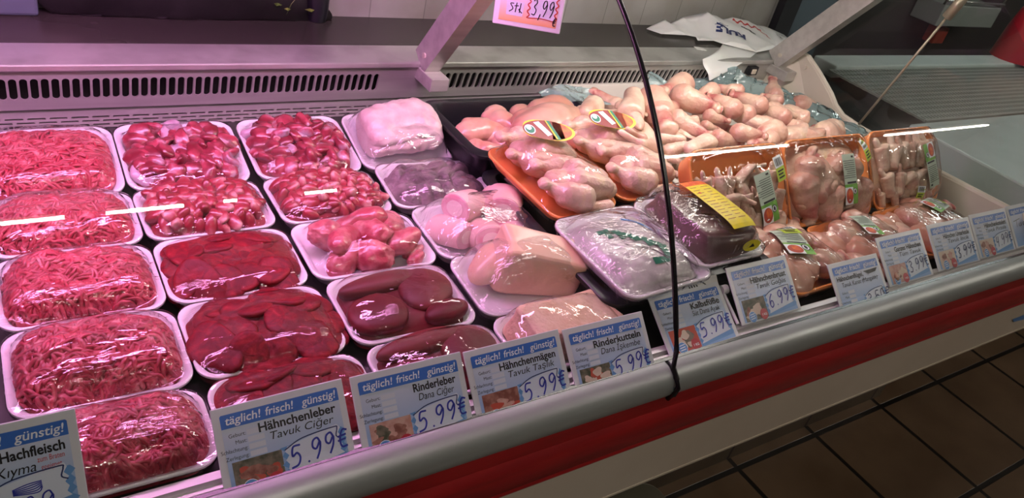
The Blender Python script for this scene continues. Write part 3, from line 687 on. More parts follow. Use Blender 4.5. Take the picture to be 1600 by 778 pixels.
# pink offal lumps
cx, w, (y0, y1) = cell(2, 2); w += .012
root, d = pack_root('offal_pack', cx + .004, y0, y1, 'white tray of pale pink offal lumps, between the heart tray and the beef liver', 'meat tray', None, .02, -.01)
add_tray(root, w, d, TH, M['foam']); f = dome(w * .8, d * .85, .014, TH + .006, 3, .5)
for k, (x, y, z, s, a) in enumerate(((-.055, .03, .03, 1.0, .3), (-.035, -.005, .044, 1.15, .9), (.005, .035, .042, 1.3, 0), (.015, .0, .05, 1.0, 2.), (.055, .03, .034, 1.1, 1.), (-.045, -.04, .032, 1.0, .5), (.0, -.042, .034, 1.1, 2.6), (.05, -.02, .036, 1.15, .2), (.07, -.045, .026, .7, .5))):
    nz, n2 = Noise(500 + k, 60, 6), Noise(600 + k, 240, 5)
    mb = MB(); mb.ico((0, 0, 0), (.034, .025, .020), 4, fn=lambda v: v * (1 + .22 * nz(v) + (.10 if k % 3 == 0 else .045) * (np.abs(n2(v)) - .6))[:, None])
    o = mb.build('offal_lump', M['stomach'], root, True); o.location = (x, y, z); o.rotation_euler = (random.uniform(-.4, .4), random.uniform(-.4, .4), a); o.scale = (s, s, s)
add_film(root, w, d, TH, dome(w * .9, d * .9, TH, .034, 2.6, .6), M['film_tight'], .003, wob=.0016, seed=50)

# fourth column: tripe and calf feet
cx, w, (y0, y1) = cell(3, 0)
root, d = pack_root('white_tripe_pack', cx, y0, y1, 'white tray with a thick roll of pale tripe, against the black bin', 'meat tray', None, TILT, -.03)
add_tray(root, w, d, TH, M['foam'])
mb = MB(); nz = Noise(7, 28, 7); n2 = Noise(8, 110, 6)
K, Rn = 56, 40; rings = []
for i in range(Rn):
    t = i / (Rn - 1); x = -.075 + .155 * t; e = math.sqrt(max(0, 1 - abs(2 * t - 1) ** 6)); ring = []
    for j in range(K):
        a = 2 * math.pi * j / K; q = np.array([[x, .062 * math.cos(a), .043 * math.sin(a)]]); r = (1 + .12 * nz(q)[0] + .06 * abs(n2(q)[0])) * (.55 + .45 * e)
        fold = .010 * math.exp(-((a - 1.9 - .5 * t) / .12) ** 2) + .009 * math.exp(-((a - 2.9 + .3 * t) / .12) ** 2)
        ring.append((x, q[0, 1] * r * (1 - fold * 12), (q[0, 2] * r) * (1 - fold * 10) * .85 + .040 + .016 * t))
    rings.append(ring)
mb.loft(rings); mb.build('tripe_roll', M['tripe'], root, True)
add_film(root, w, d, TH, lambda x, y: dome(w * .93, d * .95, TH, .050, 2.4, .5)(x, y) + .010 * (x > -9) * x / .08 * np.clip(1 - sval(x, y, w, d) ** 4, 0, 1), M['film_milky'], .004, wob=.002, seed=60)

cx, w, (y0, y1) = cell(3, 1); w = .212
root, d = pack_root('grey_tripe_pack', cx + .012, y0, y1, 'white tray of folded grey tripe, in front of the pale tripe roll', 'meat tray', None, .06, -.06)
add_tray(root, w, d, TH, M['foam'])
n1, n2, n3 = Noise(21, 26, 5, 2), Noise(22, 62, 6, 2), Noise(23, 150, 6, 2)
def fold(x, y):
    P = np.stack([np.asarray(x, float), np.asarray(y, float)], -1); P2 = P + .012 * np.stack([n1(P), n1(P[..., ::-1])], -1); b = np.abs(np.sin(P2[..., 0] * 55 + 2.2 * n1(P))) * .55 + np.abs(np.sin(P2[..., 1] * 80 + 1.7 * n2(P * .6))) * .45
    return dome(w * .9, d * .9, .012, TH + .018, 3, .5)(P[..., 0], P[..., 1]) - .024 * (1 - b) ** 1.3 + .0015 * n3(P)
base = rr_dense(w * .9, d * .9, .03, 180); mb = MB(); rings = []
for s in np.linspace(1, .01, 60):
    q = base * s; r = ringz(q, 0); r[:, 2] = fold(q[:, 0], q[:, 1]); rings.append(r)
mb.loft(rings, (False, True)); mb.build('folded_tripe', M['grey_tripe'], root, True)
add_film(root, w, d, TH, dome(w * .93, d * .93, TH, .026, 3, .5), M['film'], .003, wob=.002, seed=61)

cx, w, (y0, y1) = cell(3, 2); w = .22
root, d = pack_root('calf_feet_pack', cx + .022, y0, y1, 'white tray of sawn pink calf feet pieces, before the grey tripe', 'meat tray', None, .05, .0)
add_tray(root, w, d, TH, M['foam'])
def foot_piece(L_, r0, r1, seed):
    nz = Noise(seed, 40, 6); rings = []
    for t in np.linspace(0, 1, 14):
        ring = []
        for j in range(28):
            a = 2 * math.pi * j / 28; r = (r0 + (r1 - r0) * t) * (1 + .10 * math.cos(2 * a) + .05 * float(nz(np.array([math.cos(a) * .03, math.sin(a) * .03, t * .05])))) * (1 - .06 * (2 * t - 1) ** 8)
            ring.append((L_ * (t - .5), r * math.cos(a), r * math.sin(a)))
        rings.append(ring)
    return np.array(rings)
for k, (x, y, z, L_, r0, r1, rx, ry, rz) in enumerate(((-.064, -.008, .040, .07, .025, .028, 0, .3, 1.9), (-.018, .035, .060, .070, .029, .027, 0, .25, .45), (.056, .028, .056, .085, .032, .037, 0, .30, 1.0), (-.012, -.038, .044, .08, .030, .034, 0, .5, 1.25), (.05, -.035, .036, .07, .026, .026, 0, 0, .4))):
    rg = foot_piece(L_, r0, r1, 700 + k); mb = MB(); mb.loft(rg); o = mb.build('calf_foot_piece', M['foot_skin'], root, True, .7)
    o.location = (x, y, z - .010); o.rotation_euler = (rx, ry, rz)
    mb = MB(); e = rg[0] * np.array([1, .93, .93]) - np.array([.0012, 0, 0]); mb.loft([rg[0] * np.array([1, .96, .96]) - np.array([.0002, 0, 0]), e]); mb.build('cut_face', M['foot_cut'], o)
    mb = MB(); e = rg[0] * np.array([1, .55, .55]) - np.array([.0014, 0, 0]); mb.loft([e, e - np.array([.001, 0, 0])]); mb.build('bone', M['bone'], o)
add_film(root, w, d, TH, lambda x, y: dome(w * .92, d * .95, TH, .048, 2.6, .5)(x, y), M['film_milky'], .004, wob=.002, seed=62)

cx, w, (y0, y1) = cell(3, 3); w = .215
root, d = pack_root('yellow_foot_pack', cx + .015, y0, y1, 'white tray with one big yellowish calf foot block, before the sawn feet', 'meat tray', None, .05, -.02)
add_tray(root, w, d, TH, M['foam'])
mb = MB(); bm = bmesh.new(); bmesh.ops.create_cube(bm, size=1); bmesh.ops.bevel(bm, geom=bm.edges[:], offset=.16, segments=4, profile=.6, affect='EDGES'); bmesh.ops.subdivide_edges(bm, edges=bm.edges[:], cuts=2, use_grid_fill=True)
bm.verts.index_update(); v = np.array([q.co[:] for q in bm.verts]); fc = [[q.index for q in f_.verts] for f_ in bm.faces]; bm.free(); nz = Noise(33, 3.2, 6); n2 = Noise(34, 9, 6)
v = v * (1 + .08 * nz(v) + .012 * n2(v))[:, None]; v[:, 2] *= (1 - .22 * (v[:, 0] + .5)); v[:, 1] *= (1 - .25 * (v[:, 2] + .5))
mb.add(v * np.array([.150, .095, .088]), fc); o = mb.build('calf_foot', M['tallow'], root, True); o.location = (.026, .002, .055); o.rotation_euler = (.1, .10, -.32)
mb = MB(); mb.ico((0, 0, 0), (.045, .03, .02), 3, fn=lumpy(41, .1, 50)); o = mb.build('foot_end', M['tallow'], root, True); o.location = (-.05, .03, .045); o.rotation_euler = (0, -.4, .5)
add_film(root, w, d, TH, lambda x, y: dome(w * .93, d * .95, TH, .070, 2.2, .55)(x - .0, y), M['film_milky'], .003, wob=.002, seed=63)

cx, w, (y0, y1) = cell(3, 4); w = .205
root, d = pack_root('honeycomb_tripe_pack', cx + .003, y0, y1, 'wrapped block of yellowish honeycomb tripe, behind the Rinderkutteln price tag', 'meat tray', None, .04, .0)
add_tray(root, w, d, TH, M['foam'])
v2 = v.copy(); n3 = Noise(35, 14, 7); v2 = v2 * (1 + .03 * n3(v2))[:, None]
mb = MB(); mb.add(v2 * np.array([.178, .10, .058]), fc); o = mb.build('tripe_block', M['honeycomb'], root, True); o.location = (.012, .008, .038); o.rotation_euler = (.05, 0, .06)
add_film(root, w, d, TH, lambda x, y: dome(w * .97, d * .95, TH, .044, 3.6, .5)(x, y), M['film_light'], .002, wob=.002, seed=64)

# ------------------------------------------------------------------ right half: poultry
def heap_label(root, name, cx, cy, rot, f, items, mats, dz=.004):
    """a printed label lying on the film: items are ('r', x0, y0, x1, y1, mat, lift) or ('e', x, y, rx, ry, mat, lift)"""
    mb = MB(); c, s = math.cos(rot), math.sin(rot)
    def put(P, fc, mi, lift):
        P = np.array(P); X = cx + P[:, 0] * c - P[:, 1] * s; Y = cy + P[:, 0] * s + P[:, 1] * c
        mb.add(np.c_[X, Y, f(X, Y) + dz + lift], fc, mi)
    for it in items:
        if it[0] == 'r':
            _, x0, y0, x1, y1, mi, lf = it; n = max(2, int((x1 - x0) / .008) + 1); k = max(2, int((y1 - y0) / .008) + 1)
            g = [(x, y) for y in np.linspace(y0, y1, k) for x in np.linspace(x0, x1, n)]
            put(g, [(j * n + i, j * n + i + 1, (j + 1) * n + i + 1, (j + 1) * n + i) for j in range(k - 1) for i in range(n - 1)], mi, lf)
        else:
            _, x, y, rx, ry, mi, lf = it; n = 18
            put([(x, y)] + [(x + rx * math.cos(t), y + ry * math.sin(t)) for t in np.linspace(0, 6.2832, n, endpoint=False)], [(0, 1 + i, 1 + (i + 1) % n) for i in range(n)], mi, lf)
    return mb.build(name, mats, root)
GREEN_MATS = [M['label_pale'], M['label_green'], M['ph_red'], M['ink_black'], M['label_orange'], M['ink_white']]
def green_label(w, h):
    it = [('r', -w / 2, -h * .1, w / 2, h / 2, 0, 0), ('r', -w / 2, -h / 2, w / 2, -h * .1, 1, 0), ('r', -w / 2, -h / 2, w * .12, -h * .16, 5, .0002), ('e', -w * .17, -h * .33, w * .28, h * .15, 2, .0004), ('e', -w * .12, -h * .30, w * .17, h * .09, 4, .0006),
          ('e', w * .26, -h * .25, w * .15, w * .15, 3, .0004), ('e', w * .26, -h * .25, w * .12, w * .12, 5, .0006), ('e', w * .26, -h * .25, w * .06, w * .09, 3, .0008)]
    for k in range(9):
        a = random.uniform(.62, .9); y = h * (.36 - .042 * k)
        it.append(('r', w * .4 - w * a, y, w * .42, y + h * .012, 3, .0004))
    it.append(('r', w * .2, h * .42, w * .38, h * .46, 3, .0004)); it.append(('r', -w * .3, -h * .09, w * .42, -h * .05, 3, .0004)); return it
LIME_MATS = [M['label_lime'], M['ink_white'], M['ink_black']]
def lime_label(w, h):
    it = [('r', -w / 2, -h / 2, w / 2, h / 2, 0, 0), ('r', -w / 2, h * .05, w / 2, h / 2, 1, .0003)]
    for k in range(6): it.append(('r', -w * .38 + k * w * .12, h * .12, -w * .38 + k * w * .12 + w * (.05 + .03 * (k % 2)), h * .42, 2, .0006))
    for k in range(3): it.append(('r', -w * .36, -h * .12 - k * h * .13, w * (.3 - .1 * (k % 2)), -h * .06 - k * h * .13, 2, .0006))
    return it

def drum_extra(seed, amp=.05, sc=45):
    nz = Noise(seed, sc, 6); n2 = Noise(seed + 1, 160, 6); return lambda v: v * (1 + amp * nz(v) + .008 * n2(v))[:, None]
DRUM = [blob_mesh('drumstick', [((.030, 0, 0), .029, (.062, 0, 0), .022), ((.062, 0, 0), .022, (.108, 0, .0), .0115), ((.118, .005, 0), .012, (.121, -.005, .001), .0125)], .0035, 4, drum_extra(1), M['drum']),
        blob_mesh('drumstick', [((.026, .0, 0), .025, (.06, .003, 0), .021), ((.06, .003, 0), .021, (.11, 0, .0), .011), ((.119, .004, .003), .011, (.121, -.005, 0), .012)], .0035, 4, drum_extra(3, .07), M['drum']),
        blob_mesh('drumstick', [((.034, .0, 0), .034, (.055, .0, 0), .027, (1, 1, .85)), ((.055, .0, 0), .026, (.108, .004, .0), .0125), ((.117, .008, 0), .0125, (.121, -.003, 0), .0135)], .0035, 4, drum_extra(5, .06), M['drum'])]
DRUM_END = [max(v.co.x for v in d_.vertices) for d_ in DRUM]
M['joint'] = mat('red_joint', (.55, .14, .13), .35, col2=(.68, .36, .3), nscale=120, coat=.3)
THIGH = [blob_mesh('thigh', [((.0, 0, 0), .034, (.04, .006, 0), .028, (1, .9, .72)), ((.04, .01, .0), .022, (.06, .012, .002), .015)], .0035, 3, drum_extra(11, .09), M['skin']),
         blob_mesh('thigh', [((.0, 0, 0), .028, (.03, -.006, 0), .03, (1, .9, .8)), ((.035, -.008, .012), .012, (.045, -.01, .018), .009)], .0035, 3, drum_extra(14, .09), M['skin'])]
WING = [blob_mesh('wing', [((0, 0, 0), .015, (.04, .006, 0), .011), ((.045, .004, 0), .012, (.07, -.030, 0), .010), ((.07, -.030, 0), .009, (.058, -.055, .002), .006, (1, 1, .7)), ((.02, -.006, 0), .008, (.055, -.018, 0), .007, (1.2, 1.2, .5))], .0028, 3, drum_extra(21, .08, 60), M['wingm']),
        blob_mesh('wing', [((0, 0, 0), .017, (.045, 0, .004), .013), ((.05, .002, .003), .0135, (.032, .030, 0), .010), ((.032, .030, 0), .009, (.005, .035, .002), .007)], .0028, 3, drum_extra(24, .08, 60), M['wingm']),
        blob_mesh('wing', [((0, 0, 0), .013, (.05, 0, 0), .014, (1, 1, .8)), ((.05, 0, 0), .012, (.085, .012, .0), .008, (1, 1, .7))], .0028, 3, drum_extra(27, .10, 60), M['wingm'])]
BREAST = [blob_mesh('breast', [((.0, 0, 0), .030, (.035, .004, 0), .031, (1, .95, .75)), ((.035, .004, 0), .03, (.075, .0, 0), .014, (1, 1, .75)), ((.01, .022, 0), .017, (.05, .02, 0), .015)], .0035, 5, drum_extra(31, .04), M['breast']),
          blob_mesh('breast', [((.0, 0, 0), .031, (.03, -.006, 0), .031, (1, .9, .8)), ((.03, -.006, 0), .026, (.062, .006, 0), .016, (1, 1, .8)), ((.0, -.02, .0), .018, (.03, -.026, 0), .012)], .0035, 5, drum_extra(33, .05), M['breast'])]
def between(o, A, B, L, roll=0., s=1.0, up=(0, 0, 1)):
    """lay a limb whose own axis is +x and length L from point A to point B"""
    A, B = Vector(A), Vector(B); x = (B - A); l = x.length; x.normalize(); z = Vector(up); z = (z - x * z.dot(x)).normalized(); y = z.cross(x)
    mtx = Matrix((x, y, z)).transposed(); mtx = mtx @ Matrix.Rotation(roll, 3, 'X')
    k = l / L * s; o.location = A; o.rotation_mode = 'QUATERNION'; o.rotation_quaternion = mtx.to_quaternion(); o.scale = (k, k * 1.0, k); return o

# bins and tub that hold the poultry
def bin_(name, x0, x1, y0, y1, zb, zr, m_, label, cat, t=.006, taper=.028, lip=.012):
    w, d = x1 - x0, y1 - y0; mb = MB(); h = zr - zb
    o = lambda k, z, r=.03: ringz(rr(w - 2 * k, d - 2 * k, r), z)
    mb.loft([o(taper, 0), o(taper - .004, .004), o(lip + .002, h - .010), o(0.001, h - .010), o(0, h - .007), o(0, h - .002), o(.003, h), o(lip + t, h), o(lip + t + .002, h - .004), o(taper + t, t + .003), o(taper + t + .004, t)])
    r = tag(empty(name, ((x0 + x1) / 2, (y0 + y1) / 2, zb)), label, cat); mb.build('bin_wall', m_, r, True, .6); return r
bin_('black_bin', .752, 1.165, 1.075, 1.325, ZD, .921, M['blackbin'], 'black plastic bin at the back, holding bare chicken breasts', 'bin')
bin_('black_bin', .752, 1.165, .640, 1.066, ZD, .898, M['blackbin'], 'black plastic bin in front, under the white trays and orange chicken trays', 'bin')
bin_('white_tub', 1.172, 1.99, .915, 1.436, ZD, .897, M['tub'], 'wide white tub holding the loose chicken pieces, behind the standing orange packs', 'tub', taper=.012, lip=.006)

BR = [((730, 207), (788, 200), .920, 0), ((775, 180), (812, 203), .932, 1), ((815, 178), (850, 203), .932, 0), ((835, 205), (905, 176), .955, 0), ((744, 229), (790, 236), .908, 1), ((868, 178), (895, 225), .95, 1), ((758, 205), (812, 212), .918, 1), ((790, 225), (850, 215), .915, 0)]
BRL = ['raw chicken breast at the left edge of the back black bin', 'rounded raw chicken breast upright against the back of the black bin', 'raw chicken breast with narrow top, second from the left along the bin back', 'largest pale raw chicken breast, behind the left chicken label',
       'raw chicken breast nearest the black bin left rim, lowest of the heap', 'raw chicken breast at the right end, touching the loose wings', 'dark pink raw chicken breast slice in the middle of the bin', 'raw chicken breast just behind the first wrapped chicken']
for i, (a, b, z, k) in enumerate(BR):
    o = link('chicken_breast', BREAST[k]); between(o, at(*a, z - .008), at(*b, z), .088, random.uniform(-.3, .3), 1.0); tag(o, BRL[i], 'chicken breast', 'bare chicken breasts in the back bin')
g = random.Random(5)
for i in range(5):
    o = link('chicken_breast', BREAST[i % 2]); o.location = (.84 + .075 * i, 1.2 + g.uniform(-.04, .04), .872); o.rotation_euler = (0, 0, g.uniform(0, 6)); o.scale = (1.1,) * 3
    tag(o, 'raw chicken breast lying underneath the others in the back bin', 'chicken breast', 'bare chicken breasts in the back bin')

# loose wings
WG = [((968, 165), (1003, 172), .965), ((992, 150), (985, 182), .975), ((908, 172), (925, 190), .955), ((928, 165), (905, 182), .96), ((935, 185), (975, 182), .95), ((960, 200), (1000, 188), .948), ((890, 190), (930, 198), .945), ((925, 205), (975, 208), .94),
      ((970, 195), (1012, 226), .955), ((1000, 205), (1025, 240), .95), ((1010, 188), (985, 176), .95), ((1035, 215), (1072, 222), .95), ((1045, 235), (1080, 230), .945), ((1062, 208), (1090, 222), .955), ((1078, 232), (1112, 218), .955), ((1030, 245), (1062, 252), .935),
      ((1100, 215), (1118, 222), .96), ((1012, 250), (1040, 262), .925), ((870, 200), (905, 210), .94), ((1040, 265), (1062, 275), .92), ((900, 215), (940, 222), .93), ((1085, 240), (1060, 232), .94), ((985, 222), (1020, 216), .93)]
WL = {0: 'folded raw wing on top of the wing heap, below the blue bag tuft', 1: 'upright pale raw wing highest in the wing heap', 2: 'raw wing with reddish joint, behind the right chicken label', 8: 'long raw wing slanting down right of the second chicken label', 13: 'raw wing topmost of the small heap behind the first orange pack'}
for i, (a, b, z) in enumerate(WG):
    o = link('chicken_wing', WING[(i * 2 + i // 3) % 3]); between(o, at(*a, z), at(*b, z + random.uniform(-.006, .006)), .07, random.uniform(-.8, .8), 1.1)
    tag(o, WL.get(i, 'bumpy raw chicken wing among the loose wings left of the drumsticks' if i not in (11, 12, 14, 15, 16, 17, 19, 21) else 'raw chicken wing in the small heap just behind the first orange pack'), 'chicken wing', 'loose raw chicken wings')
# loose drumsticks and thighs: (thick end, knob end, height, kind)
DR = [((1045, 145), (1118, 170), .985, 2), ((1012, 148), (1040, 195), .975, 1), ((1040, 182), (1098, 208), .965, 0), ((1018, 185), (1052, 168), .97, 1), ((1098, 178), (1132, 188), .97, 0), ((1120, 140), (1088, 152), .98, 1), ((1160, 178), (1108, 152), .985, 2), ((1182, 185), (1128, 168), .975, 0),
      ((1140, 205), (1192, 213), .97, 2), ((1222, 202), (1180, 214), .965, 2), ((1095, 195), (1120, 202), .955, 1), ((1200, 172), (1150, 150), .975, 0), ((1165, 145), (1120, 137), .975, 1), ((1235, 190), (1190, 168), .965, 1), ((1110, 215), (1150, 222), .955, 0), ((1075, 130), (1040, 142), .965, 1),
      ((1210, 218), (1180, 225), .955, 1), ((1225, 160), (1195, 150), .96, 1), ((1260, 205), (1215, 190), .955, 2)]
DL = ['biggest pale raw drumstick at the top left of the heap', 'raw drumstick standing steeply at the left end of the heap', 'slim raw drumstick pointing to the viewer, left middle of the heap', 'small raw drumstick at the far left with its knob up', 'raw drumstick with round cut face in the heap middle',
      'raw drumstick at the heap top with knob to the left', 'long raw drumstick lying across the heap middle, knob to the upper left', 'raw drumstick right of the cut faced one', 'big front raw drumstick with a round sawn knob at right', 'plump front raw drumstick whose knob points left, before the right packs']
for i, (a, b, z, k) in enumerate(DR):
    o = link('chicken_drumstick', DRUM[k]); between(o, at(*a, z), at(*b, z + random.uniform(-.01, .004)), .118, random.uniform(-.5, .5), (1.12 if k != 2 else 1.0)); o.scale = (o.scale[0], o.scale[1] * 1.12, o.scale[2] * 1.12)
    if k != 1:
        mb = MB(); q = np.linspace(0, 6.2832, 16, endpoint=False); c_ = DRUM_END[k]; mb.loft([[(c_ - .004, .0125 * math.cos(t), .0125 * math.sin(t)) for t in q], [(c_ + .0015, .0105 * math.cos(t), .0105 * math.sin(t)) for t in q]], (False, True), 0); mb.loft([[(c_ + .0015, .006 * math.cos(t), .006 * math.sin(t)) for t in q], [(c_ + .0030, .0045 * math.cos(t), .0045 * math.sin(t)) for t in q]], (False, True), 1)
        mb.build('cut_end', [M['joint'], M['bone']], o, True, .7)['label'] = 'red cut joint with pale bone'
    tag(o, DL[i] if i < len(DL) else 'raw chicken drumstick in the loose heap before the blue plastic bag', 'chicken drumstick', 'loose raw drumsticks')
TG = [((1195, 195), (1165, 185), .965, 0), ((1250, 215), (1285, 205), .95, 1), ((1290, 210), (1335, 200), .94, 0), ((1230, 215), (1245, 205), .95, 1), ((1210, 170), (1235, 180), .965, 0), ((1060, 190), (1085, 192), .945, 1), ((1235, 175), (1262, 190), .95, 1)]
TL = ['raw chicken thigh with cut flesh in the heap middle', 'raw skinless thigh piece near the heap front right', 'flat raw thigh at the right end of the heap, behind the orange packs', 'small raw thigh piece behind the second orange pack', 'raw thigh piece with yellow fat near the blue bag', 'raw thigh piece half buried at the heap left', 'raw thigh piece on the right slope of the heap']
for i, (a, b, z, k) in enumerate(TG):
    o = link('chicken_thigh', THIGH[k]); between(o, at(*a, z), at(*b, z), .055, random.uniform(-.4, .4), 1.0); o.scale = (min(o.scale[0], 1.25),) * 3; tag(o, TL[i], 'chicken thigh', 'loose raw thighs')
# pieces underneath that carry the heap
g = random.Random(8)
for i in range(18):
    o = link('chicken_drumstick', DRUM[i % 3]); o.location = (1.22 + .70 * (i % 9) / 8 + g.uniform(-.02, .02), 1.0 + .24 * (i // 9) + g.uniform(-.03, .03), .885 + g.uniform(0, .03)); o.rotation_euler = (g.uniform(-.3, .3), g.uniform(-.2, .2), g.uniform(0, 6.28)); o.scale = (1.0,) * 3
    tag(o, 'raw chicken drumstick lying underneath, in the lower layer of the heap', 'chicken drumstick', 'loose raw drumsticks')

# blue bag liners
def crumple(name, P, label, cat, amp=.012, seed=0, m_='bluebag', nu=70, nv=22, curl=.02):
    """sheet through rows of points, crumpled"""
    P = [np.array(r, float) for r in P]; k = len(P); mb = MB(); n1, n2 = Noise(seed, 34, 7), Noise(seed + 1, 90, 7)
    def row(r, t):
        x = t * (len(r) - 1); i = min(int(x), len(r) - 2); f = x - i; f = f * f * (3 - 2 * f) * .5 + f * .5; return r[i] * (1 - f) + r[i + 1] * f
    V = np.zeros((nv, nu, 3))
    for j in range(nv):
        y = j / (nv - 1) * (k - 1); a = min(int(y), k - 2); f = y - a
        for i in range(nu): V[j, i] = row(P[a], i / (nu - 1)) * (1 - f) + row(P[a + 1], i / (nu - 1)) * f
    q = V.copy(); f1, f2 = np.abs(n1(q)), np.abs(n2(q)); d = amp * (.7 - f1) + amp * .4 * (.7 - f2)
    V += np.stack([d * .5, -d, d * .8], -1)
    mb.add(V.reshape(-1, 3), [(j * nu + i, j * nu + i + 1, (j + 1) * nu + i + 1, (j + 1) * nu + i) for j in range(nv - 1) for i in range(nu - 1)])
    o = mb.build(name, M[m_], None, True); return tag(o, label, cat)
crumple('blue_bag', [[(1.50, 1.33, .895), (1.66, 1.34, .895), (1.80, 1.31, .895), (1.90, 1.24, .89), (1.95, 1.08, .88), (1.96, .96, .88)],
                     [(1.50, 1.37, .908), (1.66, 1.375, .916), (1.80, 1.365, .925), (1.94, 1.29, .912), (1.99, 1.10, .90), (1.995, .96, .89)],
                     [(1.56, 1.395, .915), (1.69, 1.397, .922), (1.77, 1.397, .952), (1.88, 1.39, .915), (2.01, 1.33, .905), (2.018, 1.12, .90)]], 'crumpled blue plastic bag lining the tub behind the drumsticks', 'plastic bag', .016, 3)
crumple('blue_bag', [[(1.30, 1.22, .91), (1.36, 1.22, .91), (1.42, 1.22, .92)], [(1.315, 1.25, .955), (1.36, 1.26, .96), (1.40, 1.26, .955)], [(1.33, 1.28, .985), (1.365, 1.29, .995), (1.39, 1.28, .98)]], 'small tuft of blue plastic bag sticking up between wings and drumsticks', 'plastic bag', .012, 9, nu=26)
crumple('blue_bag', [[(1.06, 1.28, .915), (1.15, 1.29, .92), (1.24, 1.28, .91)], [(1.05, 1.33, .925), (1.14, 1.36, .93), (1.24, 1.36, .915)]], 'flat end of pale blue plastic bag on the back bin right corner', 'plastic bag', .010, 14, nu=26, nv=12)

# whole chickens in orange trays
# breast and back, with legs and wings as pieces of their own
CHB = blob_mesh('chicken_body', [((-.040, 0, .042), .038, (.02, 0, .046), .045, (1, 1.0, .88)), ((.02, 0, .046), .044, (.078, 0, .040), .024, (1, 1.05, .9)), ((-.005, .021, .066), .029, (.058, .015, .060), .021), ((-.005, -.021, .066), .029, (.058, -.015, .060), .021)], .0036, 3, drum_extra(61, .02), M['skin'])
CHL = blob_mesh('chicken_leg', [((.0, 0, 0), .033, (-.032, .002, .002), .031, (1, .95, 1.05)), ((-.032, .002, .002), .029, (-.064, .012, .006), .013), ((-.064, .012, .006), .012, (-.082, .018, .008), .0115), ((-.088, .024, .008), .0125, (-.089, .014, .009), .0125)], .0034, 3, drum_extra(64, .03), M['skin'])
CHW = blob_mesh('chicken_wing_folded', [((.02, 0, 0), .016, (-.02, -.006, -.004), .014), ((-.02, -.008, -.006), .013, (.022, -.012, -.010), .010)], .003, 3, drum_extra(66, .05), M['wingm'])
def chicken(root, loc, rz, s):
    o = link('chicken', CHB, root); o.location = loc; o.rotation_euler = (0, 0, rz); o.scale = (s,) * 3
    for sg in (-1, 1):
        l = link('leg', CHL, o); l.location = (-.006, sg * .054, .047); l.scale = (1, -sg * -1 if False else (1 if sg < 0 else -1), 1); l.rotation_euler = (0, .10, .0)
        q = link('wing', CHW, o); q.location = (.045, sg * .052, .032); q.scale = (1, (1 if sg < 0 else -1), 1)
    return o
LAB = [M['label_brown'], M['label_orange'], M['label_yellow'], M['ink_white'], M['green_ink'], M['foam']]
def oval_label(mb, mtx):
    w, h = .062, .030; mtx = mtx @ Matrix.Scale(1.75, 4)
    poly(mb, [(w / 2 * math.cos(t) * (1 + .05 * math.cos(3 * t)), h / 2 * math.sin(t) * (1 + .12 * math.cos(2 * t + .6))) for t in np.linspace(0, 6.283, 28, endpoint=False)], 0, 2, mtx)
    poly(mb, [(w * .47 * math.cos(t) - .001, h * .44 * math.sin(t)) for t in np.linspace(.9, 5.4, 22)], .0004, 0, mtx)
    poly(mb, [(w * .46 * math.cos(t), h * .42 * math.sin(t)) for t in np.linspace(-1.5, 1.3, 18)], .0004, 1, mtx)
    mb.add([(-.002, .013, .0007), (.004, .013, .0007), (.012, -.012, .0007), (.007, -.013, .0007)], [(0, 3, 2, 1)], 4, mtx)
    mb.add([(-.0015, .013, .0009), (.0, .013, .0009), (.0085, -.012, .0009), (.0065, -.012, .0009)], [(0, 3, 2, 1)], 2, mtx)
    mb.add([(-.016, .009, .0008), (-.009, .011, .0008), (.003, -.006, .0008), (-.003, -.009, .0008)], [(0, 3, 2, 1)], 5, mtx)
    disc(mb, -.022, -.001, .0065, .0008, 3, mtx); disc(mb, -.022, -.001, .0052, .001, 4, mtx); disc(mb, -.023, .001, .0032, .0012, 3, mtx)
CHP = [('orange tray of two wrapped whole chickens, left one beside the black rim', .854, .971, .14), ('orange tray of two wrapped whole chickens, right one before the loose wings', 1.030, .998, .14)]
for i, (lb, cx, cyy, yw) in enumerate(CHP):
    tl = .10; d, w = .224, .166
    root = tag(empty('whole_chicken_pack', (cx, cyy, .907), (tl, 0, yw)), lb, 'chicken pack', 'whole chicken packs')
    add_tray(root, w, d, .022, M['orange'], 'orange_tray')
    for k, (x, y, z, a, s) in enumerate(((.004, .052, .004, -.30, .80), (.006, -.054, .004, -.42, .83))):
        chicken(root, (x, y, z), a, s)
    def f(x, y, w=w, d=d):
        x, y = np.asarray(x, float), np.asarray(y, float); b = dome(w * .97, d * .97, .022, .055, 2.6, .5)(x, y)
        return b + .012 * np.exp(-((y - .06) / .05) ** 2) + .012 * np.exp(-((y + .06) / .05) ** 2) - .012
    add_film(root, w, d, .022, f, M['film_light'], .004, wob=.0015, seed=90 + i)
    mb = MB(); oval_label(mb, Matrix.Translation((.004, .050, .0925)) @ Matrix.Rotation(-.34, 4, 'Z') @ Matrix.Rotation(.30, 4, 'X')); mb.build('label', LAB, root)

# white trays on the front black bin
root = tag(empty('printed_tripe_pack', (.868, .738, .8995), (.05, 0, .07)), 'white tray of frosted tripe packet with green print, beside the pane seal', 'meat tray')
w, d, h = .205, .215, .024; add_tray(root, w, d, h, M['foam'])
nz, n2 = Noise(91, 40, 7, 2), Noise(92, 130, 7, 2)
fp = lambda x, y: dome(w * .86, d * .86, .012, .030, 2.6, .5)(np.asarray(x, float), np.asarray(y, float)) + .003 * nz(np.stack([np.asarray(x, float), np.asarray(y, float)], -1)) + .001 * n2(np.stack([np.asarray(x, float), np.asarray(y, float)], -1))
base = rr_dense(w * .86, d * .86, .03, 90); mb = MB(); rings = []
for s in np.linspace(1, .02, 26):
    q = base * s; r = ringz(q, 0); r[:, 2] = fp(q[:, 0], q[:, 1]); rings.append(r)
mb.loft(rings, (False, True)); mb.build('tripe_packet', M['greywrap'], root, True)
